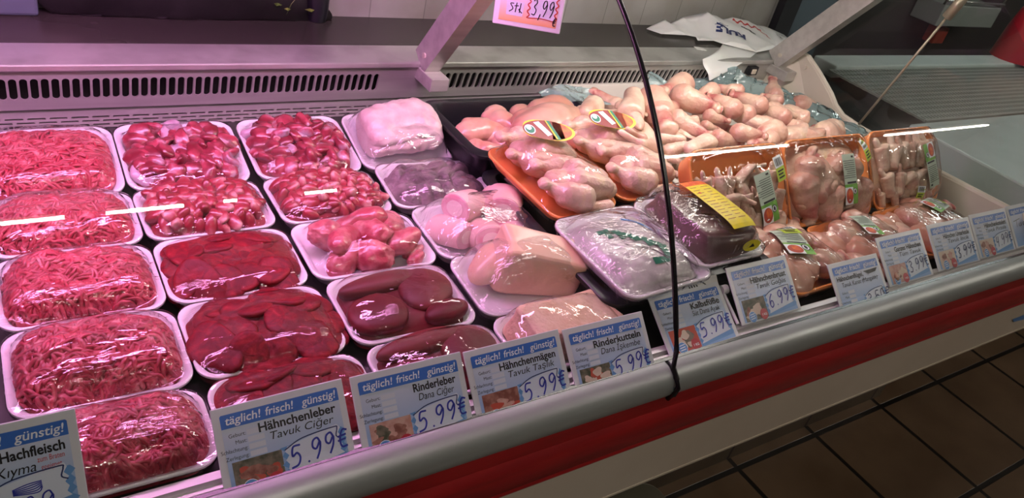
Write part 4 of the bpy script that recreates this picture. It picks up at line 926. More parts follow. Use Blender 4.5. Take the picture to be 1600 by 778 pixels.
it = []; gg = random.Random(3)
for k, (a, b) in enumerate(((-.045, .038), (-.026, .030), (-.006, .018), (.012, .002), (.030, -.014))):
    it += [('r', a - .012, b - .008, a + .010, b + .002, 0, 0), ('r', a - .004, b - .026, a + .006, b - .004, 0, .0002), ('r', a + .003, b - .016, a + .016, b - .008, 0, .0002)]
it += [('r', -.005, -.062, .030, -.050, 0, 0), ('r', .024, -.058, .040, -.022, 0, 0), ('r', -.012, .080, -.004, .086, 0, 0), ('r', .004, .078, .012, .084, 0, 0)]
heap_label(root, 'green_print', .0, .0, -.1, fp, it, [M['green_ink']], .0015)
heap_label(root, 'blue_stripe', .055, .045, -.75, fp, [('r', -.035, -.003, .035, .003, 0, 0)], [M['blue_ink']], .0015)
add_film(root, w, d, h, dome(w * .93, d * .93, .024, .026, 2.6, .5), M['film_bag'], .002, wob=.003, seed=95)

root = tag(empty('dark_meat_pack', (1.040, .756, .908), (.04, 0, .03)), 'white tray with a dark block of meat under film and yellow label', 'meat tray')
w, d, h = .178, .20, .020; add_tray(root, w, d, h, M['foam'])
nz = Noise(97, 3.0, 6); v3 = v * (1 + .05 * nz(v))[:, None]
mb = MB(); mb.add(v3 * np.array([.132, .185, .054]), fc); o = mb.build('meat_block', M['darkmeat'], root, True); o.location = (.0, .0, .036)
fd = lambda x, y: dome(w * .90, d * .98, h, .043, 5, .5)(np.asarray(x, float), np.asarray(y, float))
it = [('r', -.032, -.072, .032, .062, 0, 0), ('r', -.032, .054, .032, .070, 1, .0002)]
for k in range(12):
    for c in range(2): it.append(('r', -.027 + .028 * c, .046 - .0088 * k, -.027 + .028 * c + gg.uniform(.014, .023), .0474 - .0088 * k, 2, .0004))
it.append(('e', -.018, .03, .003, .003, 1, .0005))
heap_label(root, 'yellow_label', .020, -.002, .02, fd, it, [M['label_yellow'], M['label_orange'], M['label_brown']], .014)
it = [('r', -.022, -.011, .022, .011, 0, 0), ('r', -.010, -.004, .012, .004, 1, .0004)]
add_film(root, w, d, h, fd, M['film_bag'], .010, wob=.003, seed=96)
mb = MB(); n_ = 14
for k in range(n_): pass
poly(mb, [(.024 * math.cos(t), .010 * math.sin(t)) for t in np.linspace(0, 6.283, 20, endpoint=False)], 0, 0); poly(mb, [(-.008, -.003), (.008, -.003), (.002, .004)], .0006, 1)
o = mb.build('end_label', [M['label_yellow'], M['ink_black']], root); o.location = (.03, -.0955, .044); o.rotation_euler = (1.25, 0, 0)

# orange packs standing on edge against the heap
OS = [('orange_wing_pack', 'orange pack of wings on edge, leftmost of the three standing packs', 1.088, 1.360, .756, 'wing', 20, M['film_light']), ('orange_leg_pack', 'orange pack of chicken legs on edge, middle of the three standing packs', 1.372, 1.668, .760, 'leg', 9, M['film_light']), ('orange_drumette_pack', 'orange pack of wings on edge, rightmost of the three standing packs', 1.684, 1.965, .775, 'wing', 16, M['film_light'])]
for i, (nm, lb, x0, x1, yb, kind, n, fm) in enumerate(OS):
    tl = .947; w, d, h = x1 - x0, .188, .046
    root = tag(empty(nm, ((x0 + x1) / 2, .862 + .004 * i, .9115), (tl, 0, 0)), lb, 'chicken pack', 'orange packs standing on edge')
    add_tray(root, w, d, h, M['orange'], 'orange_tray')
    f = dome(w * .93, d * .92, .022, .034, 4, .5); g2 = random.Random(40 + i)
    if kind == 'wing':
        rows = [(-.066, 7, .060), (-.022, 7, .058), (.020, 7, .052), (-.05, 6, .060), (.004, 6, .055)] if i == 0 else [(.040, 6, .082), (-.026, 5, .075), (-.064, 6, .05)]
        for r_, (yy, cnt, ln) in enumerate(rows):
            for c in range(cnt):
                xx = -w * .42 + w * .84 * (c + .5) / cnt + g2.uniform(-.006, .006); zz = (.050 if i == 0 else float(f(xx, yy)) - .002) - (.018 if r_ > 2 else 0)
                o = link('wing_piece', WING[2] if g2.random() < .7 else WING[g2.randrange(3)], root); dx = g2.uniform(-.35, .35)
                o.location = (xx - dx * ln * .4, yy - ln * .42, zz); o.rotation_euler = (g2.uniform(-.5, .5), -.1, 1.571 - dx); s = ln / (.088 if i else .074); o.scale = (s * (.95), s * 1.5, s * 1.4)
    else:
        for r_, (xx, yy, a, k) in enumerate(((-.10, .03, -1.4, 2), (-.062, .058, -1.9, 0), (-.075, -.055, 1.3, 1), (-.03, .0, -1.45, 2), (.01, .055, -1.2, 0), (.02, -.06, 1.5, 2), (.062, .05, -1.7, 2), (.095, .0, -1.5, 0), (.075, -.06, 1.8, 1), (-.02, -.045, 1.9, 2))):
            o = link('leg_piece', DRUM[k], root); o.location = (xx, yy, float(f(xx, yy)) - .002); o.rotation_euler = (g2.uniform(-.4, .4), .05, a); o.scale = (.95, 1.35, 1.15)
    if i: bed(root, f, w * .90, d * .88, M['skin'], 'meat_layer', .010)
    ff = dome(w * .97, d * .97, h, .034 if i else .026, 4, .5)
    add_film(root, w, d, h, ff, fm, .003, wob=.0014, seed=100 + i)
    lw, lh = .046, .100
    if i == 0:
        heap_label(root, 'product_label', .040, -.016, .20, ff, green_label(lw * 1.1, lh * 1.04), GREEN_MATS, .0055); heap_label(root, 'price_sticker', .094, .040, .2, ff, lime_label(.036, .052), LIME_MATS, .0055)
    elif i == 1:
        heap_label(root, 'product_label', .018, -.005, .0, ff, green_label(lw * .98, lh * 1.1), GREEN_MATS, .0055); heap_label(root, 'price_sticker', .098, .055, .3, ff, lime_label(.030, .050), LIME_MATS, .0055)
    else:
        heap_label(root, 'product_label', .052, -.002, 3.30, ff, green_label(lw * 1.0, lh * 1.08), GREEN_MATS, .0055); heap_label(root, 'price_sticker', .0, -.066, -.1, ff, lime_label(.034, .034), LIME_MATS, .0055)
# orange packs lying behind the right-hand tags
OL = [('orange pack of chicken lying flat between the Hähnchenbrust and Hähnchenflügel tags', 1.268, .680, .200), ('orange pack of chicken lying flat behind the Ganzes Hähnchen tag', 1.502, .682, .232), ('orange pack of chicken lying flat at the right, behind the Unterkeule tag', 1.768, .690, .27)]
for i, (lb, cx, cyy, w) in enumerate(OL):
    d, h = .165, .030; root = tag(empty('flat_chicken_pack', (cx, cyy, .8385), (.06, 0, .03)), lb, 'chicken pack', 'orange packs lying in front')
    add_tray(root, w, d, h, M['orange'], 'orange_tray'); f = dome(w * .93, d * .93, .016, .040, 3.4, .5); g2 = random.Random(70 + i)
    for r_ in range(10):
        xx, yy = -w * .36 + w * .72 * ((r_ % 5) / 4) + g2.uniform(-.01, .01), (-.03 if r_ < 5 else .035)
        o = link('chicken_piece', BREAST[r_ % 2] if r_ % 3 else DRUM[1], root); o.location = (xx - .03, yy, float(f(xx, yy)) - .018); o.rotation_euler = (g2.uniform(-.3, .3), 0, g2.uniform(-.6, .9)); o.scale = (.95, 1.35, .95)
    ff = dome(w * .97, d * .96, h, .032, 3.4, .5); add_film(root, w, d, h, ff, M['film_light'], .002, wob=.0016, seed=110 + i)
    if i == 0: heap_label(root, 'product_label', -.012, .018, -.35, ff, green_label(.062, .080), GREEN_MATS, .005); heap_label(root, 'price_sticker', .016, .052, -.25, ff, lime_label(.044, .030), LIME_MATS, .006)
    elif i == 1: heap_label(root, 'product_label', .005, .02, -.3, ff, green_label(.045, .07), GREEN_MATS, .005)
    else: heap_label(root, 'product_label', .052, .034, -1.35, ff, green_label(.05, .085), GREEN_MATS, .005); heap_label(root, 'price_sticker', .080, .045, 1.5, ff, lime_label(.030, .045), LIME_MATS, .006)

# ------------------------------------------------------------------ price tags
def gradient(m, a, b, lo, hi, axis=1):
    nt = m.node_tree; N = nt.nodes; L = nt.links; p = N['Principled BSDF']
    tc = N.new('ShaderNodeTexCoord'); sp = N.new('ShaderNodeSeparateXYZ'); L.new(tc.outputs['Object'], sp.inputs[0])
    mr = N.new('ShaderNodeMapRange'); mr.inputs['From Min'].default_value = lo; mr.inputs['From Max'].default_value = hi; L.new(sp.outputs[axis], mr.inputs[0])
    r = N.new('ShaderNodeValToRGB'); r.color_ramp.elements[0].color = (*a, 1); r.color_ramp.elements[1].color = (*b, 1)
    L.new(mr.outputs[0], r.inputs[0]); L.new(r.outputs[0], p.inputs['Base Color'])
gradient(M['print'], (.20, .40, .74), (.62, .68, .82), .0, .075)
def jag(x0, x1, y0, y1, n=7, a=.0022, seed=1):
    g = random.Random(seed); L_ = [(x0 + (a if k % 2 else -a) * g.uniform(.4, 1.2), y0 + (y1 - y0) * k / n) for k in range(n + 1)]
    R_ = [(x1 + (a if k % 2 else -a) * g.uniform(.4, 1.2), y1 + .006 * (y1 > y0) - (y1 - y0) * k / n) for k in range(n + 1)]
    return L_, R_
PHOTO = {'liver': ('ph_meat', 'ph_dark', 'ph_red'), 'beef': ('ph_meat', 'ph_pink', 'ph_dark'), 'giz': ('ph_pink', 'ph_meat', 'ph_red'), 'tripe': ('ph_pale', 'ph_dark', 'ph_red'), 'feet': ('ph_pale', 'ph_red', 'ph_dark'), 'breast': ('ph_pale', 'ph_dark', 'ph_meat'), 'chick': ('ph_pale', 'ph_pink', 'ph_meat'), 'wingp': ('ph_pink', 'ph_pale', 'ph_meat')}
def price_tag(i, TL, TR, ytop, ybase, zbase, H, name, sub, price, photo, label, x1=None, W=None, style='', red=False, pen_m='ink_blue'):
    a = at_y(*TL, ytop); b = at_y(*TR, ytop) if TR else a + np.array([W, 0, 0])
    if x1 is not None: a[0] = x1
    W = b[0] - a[0] if W is None else W; zt = (a[2] + b[2]) / 2
    up = np.array([ytop - ybase, zt - zbase]); th = math.atan2(up[1], up[0]); up /= np.linalg.norm(up)
    base = np.array([a[0], ytop - up[0] * H, zt - up[1] * H])
    root = tag(empty('price_tag', base, (th, 0, random.uniform(-.012, .012))), label, 'price tag', 'price tags along the front rail')
    mb = MB(); mb.rbox((0, 0, -.0022), (W, H, 0), .0010); mb.build('card', M['card'], root)
    mb = MB(); poly(mb, [(W * .055, H * .03), (W * .945, H * .03), (W * .945, H * .90), (W * .055, H * .90)], .0004); mb.build('printed_sheet', M['print'], root)
    mb = MB(); poly(mb, [(W * .055, H * .765), (W * .945, H * .765), (W * .945, H * .90), (W * .935, H * .915), (W * .065, H * .915), (W * .055, H * .90)], .0007); bd = mb.build('header_band', M['band'], root)
    mb = MB(); put_text(mb, 'täglich!', W * .085, H * .803, H * .125, .0010, bold=.012, shear=.15, width=W * .26); put_text(mb, 'frisch!', W * .375, H * .803, H * .125, .0010, bold=.012, shear=.15, width=W * .215); put_text(mb, 'günstig!', W * .655, H * .803, H * .125, .0010, bold=.012, shear=.15, width=W * .27)
    mb.build('header_lettering', M['ink_white'], bd)
    mb = MB()
    if style == 'hand':
        for st in ([(.10, .62), (.30, .66)], [(.19, .64), (.17, .48)], [(.26, .56), (.24, .50), (.29, .49), (.30, .57), (.31, .49)], [(.34, .57), (.37, .49), (.40, .58)], [(.43, .58), (.43, .49), (.47, .49), (.48, .58)], [(.52, .64), (.51, .49)], [(.57, .59), (.52, .54), (.58, .49)], [(.68, .68), (.66, .50)], [(.68, .68), (.76, .63), (.68, .59), (.76, .53), (.66, .50)]):
            pen(mb, [(x * W, y * H) for x, y in st], .0010, .0016)
        mb.build('handwritten_name', M['ink_black'], root)
        mb = MB(); L_, R_ = jag(W * .30, W * .85, H * .08, H * .30, seed=i); poly(mb, L_ + R_, .0009); mb.build('price_patch', M['patch'], root); return root
    if style == 'low':
        put_text(mb, name, W * .08, H * .645, H * .125, .0010, bold=.022, width=W * .52); put_text(mb, sub, W * .14, H * .525, H * .12, .0010, shear=.2, width=W * .38)
        for k in range(5): pen(mb, [(W * (.62 + .02 * k), H * (.72 - .015 * k)), (W * (.90 - .01 * k), H * (.73 - .012 * k))], .0012, .0016)
        pen(mb, [(W * .54, H * .575), (W * .88, H * .575)], .0012, .0009); put_text(mb, '(Mangalık)', W * .54, H * .53, H * .11, .0010, shear=.2, width=W * .32); fy, fs = .40, .085
    else:
        xr = W * .915
        nw = {'Kalbsfüße': .42, 'Rinderleber': .40, 'Hähnchen Unterkeule': .62}.get(name, min(.60, .045 * len(name) + .02)); sw_ = nw * .84 if len(sub) < 13 else nw * .95
        if red:
            put_text(mb, name, xr, H * .638, H * .138, .0010, bold=.026, align='r', width=W * .355); put_text(mb, sub, W * .745, H * .49, H * .14, .0010, shear=.2, align='r', width=W * .22)
        else:
            put_text(mb, name, xr - W * .01, H * .645, H * .138, .0010, bold=.026, align='r', width=W * nw); put_text(mb, sub, xr - W * .04, H * .532, H * .122, .0010, shear=.2, align='r', width=W * sw_)
        fy, fs = .66, .078
    if not red:
        for k, s_ in enumerate(('Geburt:', 'Mast:', 'Schlachtung:', 'Zerlegung:')): put_text(mb, s_, W * .215, H * (fy - fs * k), H * .058, .0010, align='r')
    mb.build('lettering', M['ink_black'], root)
    mb = MB()
    for k in range(4): poly(mb, [(W * .225, H * (fy - fs * k - .012)), (W * .345, H * (fy - fs * k - .012)), (W * .345, H * (fy - fs * k + .045)), (W * .225, H * (fy - fs * k + .045))], .0007)
    if not red: mb.build('form_fields', M['box'], root)
    if red:
        mb = MB(); put_text(mb, 'zum Braten', W * .905, H * .565, H * .078, .0010, align='r', width=W * .15); put_text(mb, 'geeignet', W * .885, H * .485, H * .078, .0010, align='r', width=W * .115); mb.build('red_note', M['ink_red'], root)
    x0p = W * .46 if style != 'low' else W * .50
    if photo:
        pa, pb, pc = (M[q] for q in PHOTO[photo]); mb = MB(); g = random.Random(i * 7)
        X0_, X1_, Y0_, Y1_ = W * .085, W * .445, H * .035, H * .40; poly(mb, [(X0_, Y0_), (X1_, Y0_), (X1_, Y1_), (X0_, Y1_)], .0007, 1)
        for k in range(9):
            x, y = g.uniform(X0_ + .01, X1_ - .01), g.uniform(Y0_ + .008, Y1_ - .008); rx, ry = g.uniform(.006, .010), g.uniform(.004, .0075); ph = g.uniform(0, 6)
            poly(mb, [(x + rx * math.cos(t) * (1 + .25 * math.sin(3 * t + ph)), y + ry * math.sin(t) * (1 + .2 * math.cos(2 * t + ph))) for t in np.linspace(0, 6.283, 16, endpoint=False)], .0008 + .00004 * k, 0 if k % 3 else 2)
        mb.build('food_photo', [pa, pb, pc], root)
    if photo or style == 'low':
        mb = MB(); bx, by, br = (W * .19, H * .095, W * .062)
        disc(mb, bx, by, br, .0013, 1); disc(mb, bx, by, br * .92, .0014, 0)
        for k in range(3): poly(mb, [(bx - br * .6, by - br * .4 + k * br * .38), (bx + br * .6, by - br * .3 + k * br * .38), (bx + br * .6, by - br * .16 + k * br * .38), (bx - br * .6, by - br * .26 + k * br * .38)], .0015, 1)
        mb.build('blue_badge', [M['badge_blue'], M['ink_white']], root)
        if style != 'low':
            mb = MB(); disc(mb, W * .375, H * .10, W * .06, .0013, 0); put_text(mb, '1 KG', W * .375, H * .075, H * .055, .0016, 1, bold=.02, align='c', width=W * .075); mb.build('red_badge', [M['badge_red'], M['ink_white']], root)
    y1p = .41 if style != 'low' else .30
    mb = MB(); L_, R_ = jag(x0p - .001, W * .935, H * .035, H * y1p, 8, .0030, i + 3); poly(mb, L_ + R_, .0008, 0)
    L_, R_ = jag(x0p + .003, W * .90, H * (.075), H * y1p, 7, .0022, i); poly(mb, L_ + [(p_[0], p_[1] + .004) for p_ in R_], .0010, 1); pp = mb.build('price_patch', [M['patch_edge'], M['patch']], root)
    mb = MB(); pen(mb, [(x0p + .001, H * (y1p - .03)), (x0p + W * .15, H * (y1p + .05)), (W * .86, H * (y1p + .075)), (W * .885, H * (y1p + .05)), (W * .87, H * (y1p - .03)), (W * .905, H * (y1p - .07))], .0014, .0014); mb.build('patch_outline', M['ink_navy'], pp)
    mb = MB()
    if price:
        handwrite(mb, price, x0p + W * .03, H * (.165 if style != 'low' else .06), W * .108, H * .23, .0018, .0023, slope=.10)
        mb.build('handwritten_price', M[pen_m], root)
    elif red:
        for k in range(6): pen(mb, [(W * .60, H * (.36 - .01 * k)), (W * (.68 + .01 * k), H * (.385 - .02 * k)), (W * .76, H * (.39 - .012 * k))], .0018, .0011)
        handwrite(mb, '6.99', x0p + W * .02, H * .02, W * .10, H * .22, .0018, .0016, slope=.1); mb.build('handwritten_price', M['ink_blue'], root)
    return root
H_ = .102
TG_ = [
 (1, (0, 655), (118, 645), .608, .550, .854, 'Hachfleisch', 'Kıyma', '', None, 'price tag reading Hachfleisch, cut by the left edge of the picture', -.122, True, '', 'ink_blue'),
 (2, (328, 641), (535, 592), .608, .550, .854, 'Hähnchenleber', 'Tavuk Ciğer', '5.99€', 'liver', 'price tag reading Hähnchenleber, 5.99€', None, False, '', 'ink_blue'),
 (3, (545, 590), (718, 548), .608, .550, .854, 'Rinderleber', 'Dana Ciğer', '5.99€', 'beef', 'price tag reading Rinderleber, 5.99€', None, False, '', 'ink_blue'),
 (4, (724, 548), (872, 516), .608, .550, .854, 'Hähnchenmägen', 'Tavuk Taşlık', '5.99€', 'giz', 'price tag reading Hähnchenmägen, 5.99€', None, False, '', 'ink_blue'),
 (5, (877, 518), (1003, 483), .608, .550, .854, 'Rinderkutteln', 'Dana İşkembe', '5.99€', 'tripe', 'price tag reading Rinderkutteln, 5.99€', None, False, '', 'ink_blue'),
 (6, (1012, 466), (1123, 438), .640, .560, .846, 'Kalbsfüße', 'Süt Dana Ayak', '5.99€', 'feet', 'price tag reading Kalbsfüße, 5.99€, crossed by the dark pane seal', None, False, '', 'ink_blue'),
 (7, (1133, 420), (1228, 397), .646, .562, .847, 'Hähnchenbrust', 'Tavuk Göğüs', '6.99€', 'breast', 'price tag reading Hähnchenbrust, 6.99€', None, False, '', 'ink_blue'),
 (8, (1293, 412), (1368, 397), .612, .552, .854, 'Hähnchenflügel,', 'Tavuk Kanat', '3.50€', None, 'price tag reading Hähnchenflügel with crossed-out words, 3.50€', None, False, 'low', 'ink_navy'),
 (9, (1367, 373), (1437, 356), .640, .560, .846, 'Ganzes Hähnchen', 'Tüm Tavuk', '3.99€', 'chick', 'price tag reading Ganzes Hähnchen, 3.99€', None, False, '', 'ink_navy'),
 (10, (1447, 352), (1511, 338), .640, .560, .846, 'Hähnchen Unterkeule', 'Tavuk Incik', '3.99€', 'wingp', 'price tag reading Hähnchen Unterkeule, 3.99€', None, False, '', 'ink_navy'),
 (11, (1514, 335), (1568, 325), .640, .560, .846, 'Hähnchenkotelett', 'Tavuk Pirzola', '4.99€', 'wingp', 'price tag reading Hähnchenkotelett, 4.99€', None, False, '', 'ink_navy'),
 (12, (1571, 323), None, .640, .560, .846, '', '', '', None, 'price tag with handwritten black name, cut by the right edge', None, False, 'hand', 'ink_navy')]
for (i, TL, TR, yt, yb, zb, nm, sb, pr, ph, lb, x1, rd, sty, pm) in TG_:
    price_tag(i, TL, TR, yt, yb, zb, H_, nm, sb, pr, ph, lb, x1, None if TR else .165, sty, rd, pm)

# second card tucked behind the Kalbsfüße tag
a, b = at_y(1041, 450, .648), at_y(1118, 434, .648)
root = tag(empty('tucked_card', (a[0], .600, .862), (.80, 0, .01)), 'white card with a black oval mark, tucked behind the Kalbsfüße tag', 'card')
Wc = b[0] - a[0]; mb = MB(); mb.rbox((0, -.012, -.004), (Wc, .066, -.0025), .0006); mb.build('card', M['paper'], root)
mb = MB(); pen(mb, [(Wc * .30 + Wc * .30 * math.cos(t) + Wc * .2, .038 + .026 * math.sin(t)) for t in np.linspace(0, 3.14, 14)], -.0022, .0026, raw=True)
for k in range(4): pen(mb, [(Wc * (.42 + .05 * k), .052), (Wc * (.40 + .05 * k), .058)], -.0022, .003)
pen(mb, [(Wc * .12, .050), (Wc * .2, .056)], -.0022, .004); mb.build('black_mark', M['ink_black'], root)
c_ = at_y(1128, 453, .630)
mb = MB(); mb.tube([(c_[0] - .004, c_[1], c_[2]), (c_[0] + .010, c_[1], c_[2])], .0085, 14); mb.tube([(c_[0], c_[1], c_[2]), (c_[0], .575, .856)], .003, 8); tag(mb.build('tag_clip', M['foam'], None, True, .7), 'small white round clip at the upper right of the Kalbsfüße tag', 'clip')

# tag hanging from above
BL, BR_ = at_y(769, 36, 1.13), at_y(874, 54, 1.058)
x_ = Vector(BR_ - BL); Wh = x_.length; x_.normalize(); up_ = Vector((.04, -.10, 1)); up_ = (up_ - x_ * up_.dot(x_)).normalized(); n_ = x_.cross(up_)
root = empty('hanging_tag'); root.matrix_world = Matrix((x_, up_, n_)).transposed().to_4x4(); root.location = BL
tag(root, 'white hanging price board reading stk and 3,99€ with wavy red frame', 'price board')
Hh = .102; mb = MB(); mb.rbox((0, 0, -.005), (Wh, Hh, 0), .0018); mb.build('board', M['card'], root)
mb = MB(); poly(mb, [(Wh * .08, Hh * .09), (Wh * .93, Hh * .09), (Wh * .93, Hh * .95), (Wh * .08, Hh * .95)], .0004); mb.build('printed_sheet', M['peach'], root)
gradient(M['peach'], (.78, .45, .22), (.72, .70, .76), .012, .05)
mb = MB(); poly(mb, [(Wh * .18, Hh * .20), (Wh * .42, Hh * .20), (Wh * .43, Hh * .45), (Wh * .17, Hh * .45)], .0007, 0)
for st in ([(.28, .41), (.23, .40), (.27, .32), (.22, .26)], [(.32, .43), (.31, .26)], [(.29, .37), (.35, .38)], [(.38, .43), (.37, .26)], [(.38, .34), (.36, .31), (.41, .26)]): pen(mb, [(x * Wh, y * Hh) for x, y in st], .0010, .0017, 1)
mb.build('unit_field', [M['box'], M['ink_black']], root)
mb = MB(); x0, x1_, y0, y1 = Wh * .50, Wh * .90, Hh * .20, Hh * .60
poly(mb, [(x0, y0), (x1_, y0), (x1_ - .002, y1), (x0 + .004, y1)], .0007, 0)
for pa, pb_ in (((x0, y0), (x1_, y0)), ((x0 + .004, y1), (x1_ - .002, y1))): pen(mb, [pa, ((pa[0] + pb_[0]) / 2, pa[1] + .002), pb_], .0010, .0018, 1)
for xx in (x0, x1_): pen(mb, [(xx + (.0022 if k % 2 else -.0022), y0 + (y1 - y0) * k / 7) for k in range(8)], .0010, .0022, 1)
mb.build('red_frame', [M['box'], M['ph_red']], root)
mb = MB(); handwrite(mb, '3,99', Wh * .535, Hh * .26, Wh * .098, Hh * .28, .0014, .0017, lean=.12); handwrite(mb, '€', Wh * .86, Hh * .12, Wh * .07, Hh * .16, .0014, .0018)
pen(mb, [(Wh * .86, Hh * .62), (Wh * .87, Hh * .70)], .0014, .0018); pen(mb, [(Wh * .78, Hh * .64), (Wh * .83, Hh * .64)], .0014, .0018); mb.build('handwriting', M['ink_black'], root)
mb = MB()
for q in (.1, .9): mb.tube([(Wh * q, Hh * .97, -.002), (Wh * q, Hh + .22, -.002)], .0008, 6)
mb.build('hanging_cord', M['ink_white'], root)

M['nbfill'] = mat('neighbour_fill_tube', (1, 1, 1), .5, emit=(.92, 1, .97), estr=22.0)
# ------------------------------------------------------------------ things on the worktop and beyond
from mathutils.geometry import delaunay_2d_cdt
PX = [(1010, 45), (1017, 41), (1042, 40), (1039, 31), (1067, 27), (1105, 19), (1112, 24), (1129, 31), (1144, 27), (1160, 32), (1182, 40), (1200, 44), (1224, 55), (1240, 68), (1238, 73), (1217, 75), (1182, 82), (1129, 69), (1115, 64), (1090, 64), (1087, 58), (1072, 56), (1033, 53)]
out = []
for q in PX:
    p_ = at(*q, .970)
    if p_[1] > 1.655: p_ = at_y(*q, 1.655)
    out.append(p_)
out = np.array(out); nz, n2 = Noise(201, 22, 7, 2), Noise(202, 70, 7, 2)
poly2 = [Vector((p_[0], p_[1])) for p_ in out]
def inside(x, y):
    r = False; n = len(out)
    for i in range(n):
        (x1, y1), (x2, y2) = out[i, :2], out[i - 1, :2]
        if (y1 > y) != (y2 > y) and x < (x2 - x1) * (y - y1) / (y2 - y1) + x1: r = not r
    return r
def zbag(x, y):
    w_ = 1 / ((out[:, 0] - x) ** 2 + (out[:, 1] - y) ** 2 + 1e-5); z = float((w_ * out[:, 2]).sum() / w_.sum()); q = np.array([x, y]); dmin = 1 / math.sqrt(w_.max())
    return z + .004 * min(1, dmin / .03) + (.004 * float(nz(q)) + .0016 * float(n2(q))) * min(1, dmin / .015)
inner = [Vector((x, y)) for x in np.arange(1.3, 2.2, .011) for y in np.arange(1.40, 1.66, .008) if inside(x, y)]
cv, ce, cf, *_ = delaunay_2d_cdt(poly2 + inner, [(i, (i + 1) % len(poly2)) for i in range(len(poly2))], [], 1, 1e-5)
mb = MB(); mb.add([(p_.x, p_.y, zbag(p_.x, p_.y)) for p_ in cv], cf)
A_ = out[17]; D_ = out[16]; B_ = at_y(1097, 92, 1.405); C_ = at_y(1110, 127, 1.365); E_ = at_y(1129, 115, 1.372)
nu, nv = 16, 12; V = []
for j in range(nv):
    for i in range(nu):
        s, t = i / (nu - 1), j / (nv - 1); top = A_ * (1 - s) + D_ * s; low = (B_ * (1 - t) + C_ * t)
        p_ = (A_ * (1 - t) + B_ * t) if False else ((A_ * (1 - s) + D_ * s) * (1 - t) + (B_ * (1 - s) + (C_ * .45 + D_ * .55) * s) * t) if False else None
        e0 = A_ * (1 - t) + B_ * t; e1 = D_ * (1 - t) + C_ * t; p_ = e0 * (1 - s) + e1 * s
        p_ = p_ + np.array([0, -.010, .004]) * math.sin(math.pi * t) + np.array([0, -.003, 0]) * math.sin(9 * s + 2 * t); V.append(p_)
mb.add(V, [(j * nu + i, j * nu + i + 1, (j + 1) * nu + i + 1, (j + 1) * nu + i) for j in range(nv - 1) for i in range(nu - 1)])
bag = mb.build('carrier_bag', M['bagwhite'], None, True); sl = bag.modifiers.new('thickness', 'SOLIDIFY'); sl.thickness = .0012; sl.offset = 1
tag(bag, 'white plastic carrier bag with blue and red print, draped over the worktop edge', 'carrier bag')
def bag_text(s, px, px2, hgt, m_, bold=.03):
    a, b = at(*px, .975), at(*px2, .975); d = (b - a)[:2]; l = np.linalg.norm(d); d /= l; n = np.array([-d[1], d[0]]); mt = MB(); v_, f_, w_ = text2d(s, bold, .1)
    P = [(a[:2] + d * q[0] / w_ * l + n * q[1] * hgt) for q in v_]; mt.add([(p_[0], p_[1], zbag(*p_) + .0024) for p_ in P], f_); return mt.build('print', m_, bag)
def bag_squiggle(px, px2, hgt, m_, n, w):
    a, b = at(*px, .975), at(*px2, .975); mt = MB(); d = (b - a)[:2]; nn = np.array([-d[1], d[0]]) / np.linalg.norm(d); pts = np.array([a[:2] + d * t + nn * hgt * math.sin(t * n) * (.6 + .4 * math.sin(3.1 * t * n)) for t in np.linspace(0, 1, n * 3)])
    pen(mt, pts, 0, w, raw=True); q = np.concatenate(mt.v); mt.v = [np.array([(x, y, zbag(x, y) + .0024) for x, y, z in q])]; return mt.build('print', m_, bag)
bag_text('KULE', (1162, 62), (1113, 50), .055, M['ink_navy'], .05)
bag_squiggle((1177, 63), (1155, 53), .008, M['ink_black'], 9, .005)
bag_squiggle((1184, 56), (1140, 46), .014, M['ink_red'], 24, .0055); bag_squiggle((1202, 65), (1184, 57), .005, M['ink_red'], 10, .003)
bag_squiggle((1222, 65), (1212, 59), .005, M['ink_black'], 8, .0035); bag_squiggle((1226, 61), (1200, 51), .003, M['ink_black'], 18, .0018); bag_squiggle((1192, 54), (1179, 49), .004, M['ink_black'], 8, .003); bag_squiggle((1158, 43), (1134, 35), .003, M['ink_black'], 14, .0018)
bag_squiggle((1133, 52), (1112, 51), .004, M['ink_navy'], 8, .002)
p_ = at(1094, 76, .965); mb = MB(); mb.rbox((-.016, -.011, 0), (.016, .011, .0012), .0004); o = mb.build('paper_scrap', M['paper']); o.location = (p_[0], p_[1], .9645); o.rotation_euler = (0, 0, -.3); tag(o, 'small square white paper scrap on the worktop edge beside the carrier bag', 'paper scrap')

# dark heap and box at the back of the worktop, top left of the picture
nz, n2 = Noise(211, 9, 7), Noise(212, 30, 7); mb = MB()
def crum(v):
    q = v * np.array([.27, .022, .085]); r = 1 + .16 * (np.abs(nz(q)) - .6) + .10 * (np.abs(n2(q)) - .6); q = q * r[:, None]; q[:, 2] = np.maximum(q[:, 2], -.02); return q
mb.ico((0, 0, 0), (1, 1, 1), 5, fn=crum); o = mb.build('black_plastic_bag', M['blackplastic'], None, True); o.location = (.355, 1.664, .9845); tag(o, 'crumpled black plastic bag at the back of the worktop, upper left', 'plastic bag')
lf = tag(empty('herb_bunch', (.60, 1.664, .964)), 'small bunch of dark green leaves at the right end of the black bag', 'herbs')
g = random.Random(31); mb = MB(); ms = MB()
for k in range(16):
    a = g.uniform(0, 6.28); b_ = Vector((g.uniform(-.04, .03), g.uniform(-.015, .01), 0)); t_ = b_ + Vector((.03 * math.cos(a), .02 * math.sin(a), g.uniform(.02, .06))); ms.tube([b_, (b_ + t_) / 2 + Vector((0, 0, .01)), t_], .0007, 5)
    d = Vector((math.cos(a), math.sin(a), .3)).normalized(); s = d.cross(Vector((0, 0, 1))).normalized(); L_ = g.uniform(.02, .035)
    mb.add([t_, t_ + d * L_ * .5 + s * L_ * .35, t_ + d * L_ - Vector((0, 0, .004)), t_ + d * L_ * .5 - s * L_ * .35, t_ + d * L_ * .5 + Vector((0, 0, .003))], [(0, 1, 4), (1, 2, 4), (2, 3, 4), (3, 0, 4)])
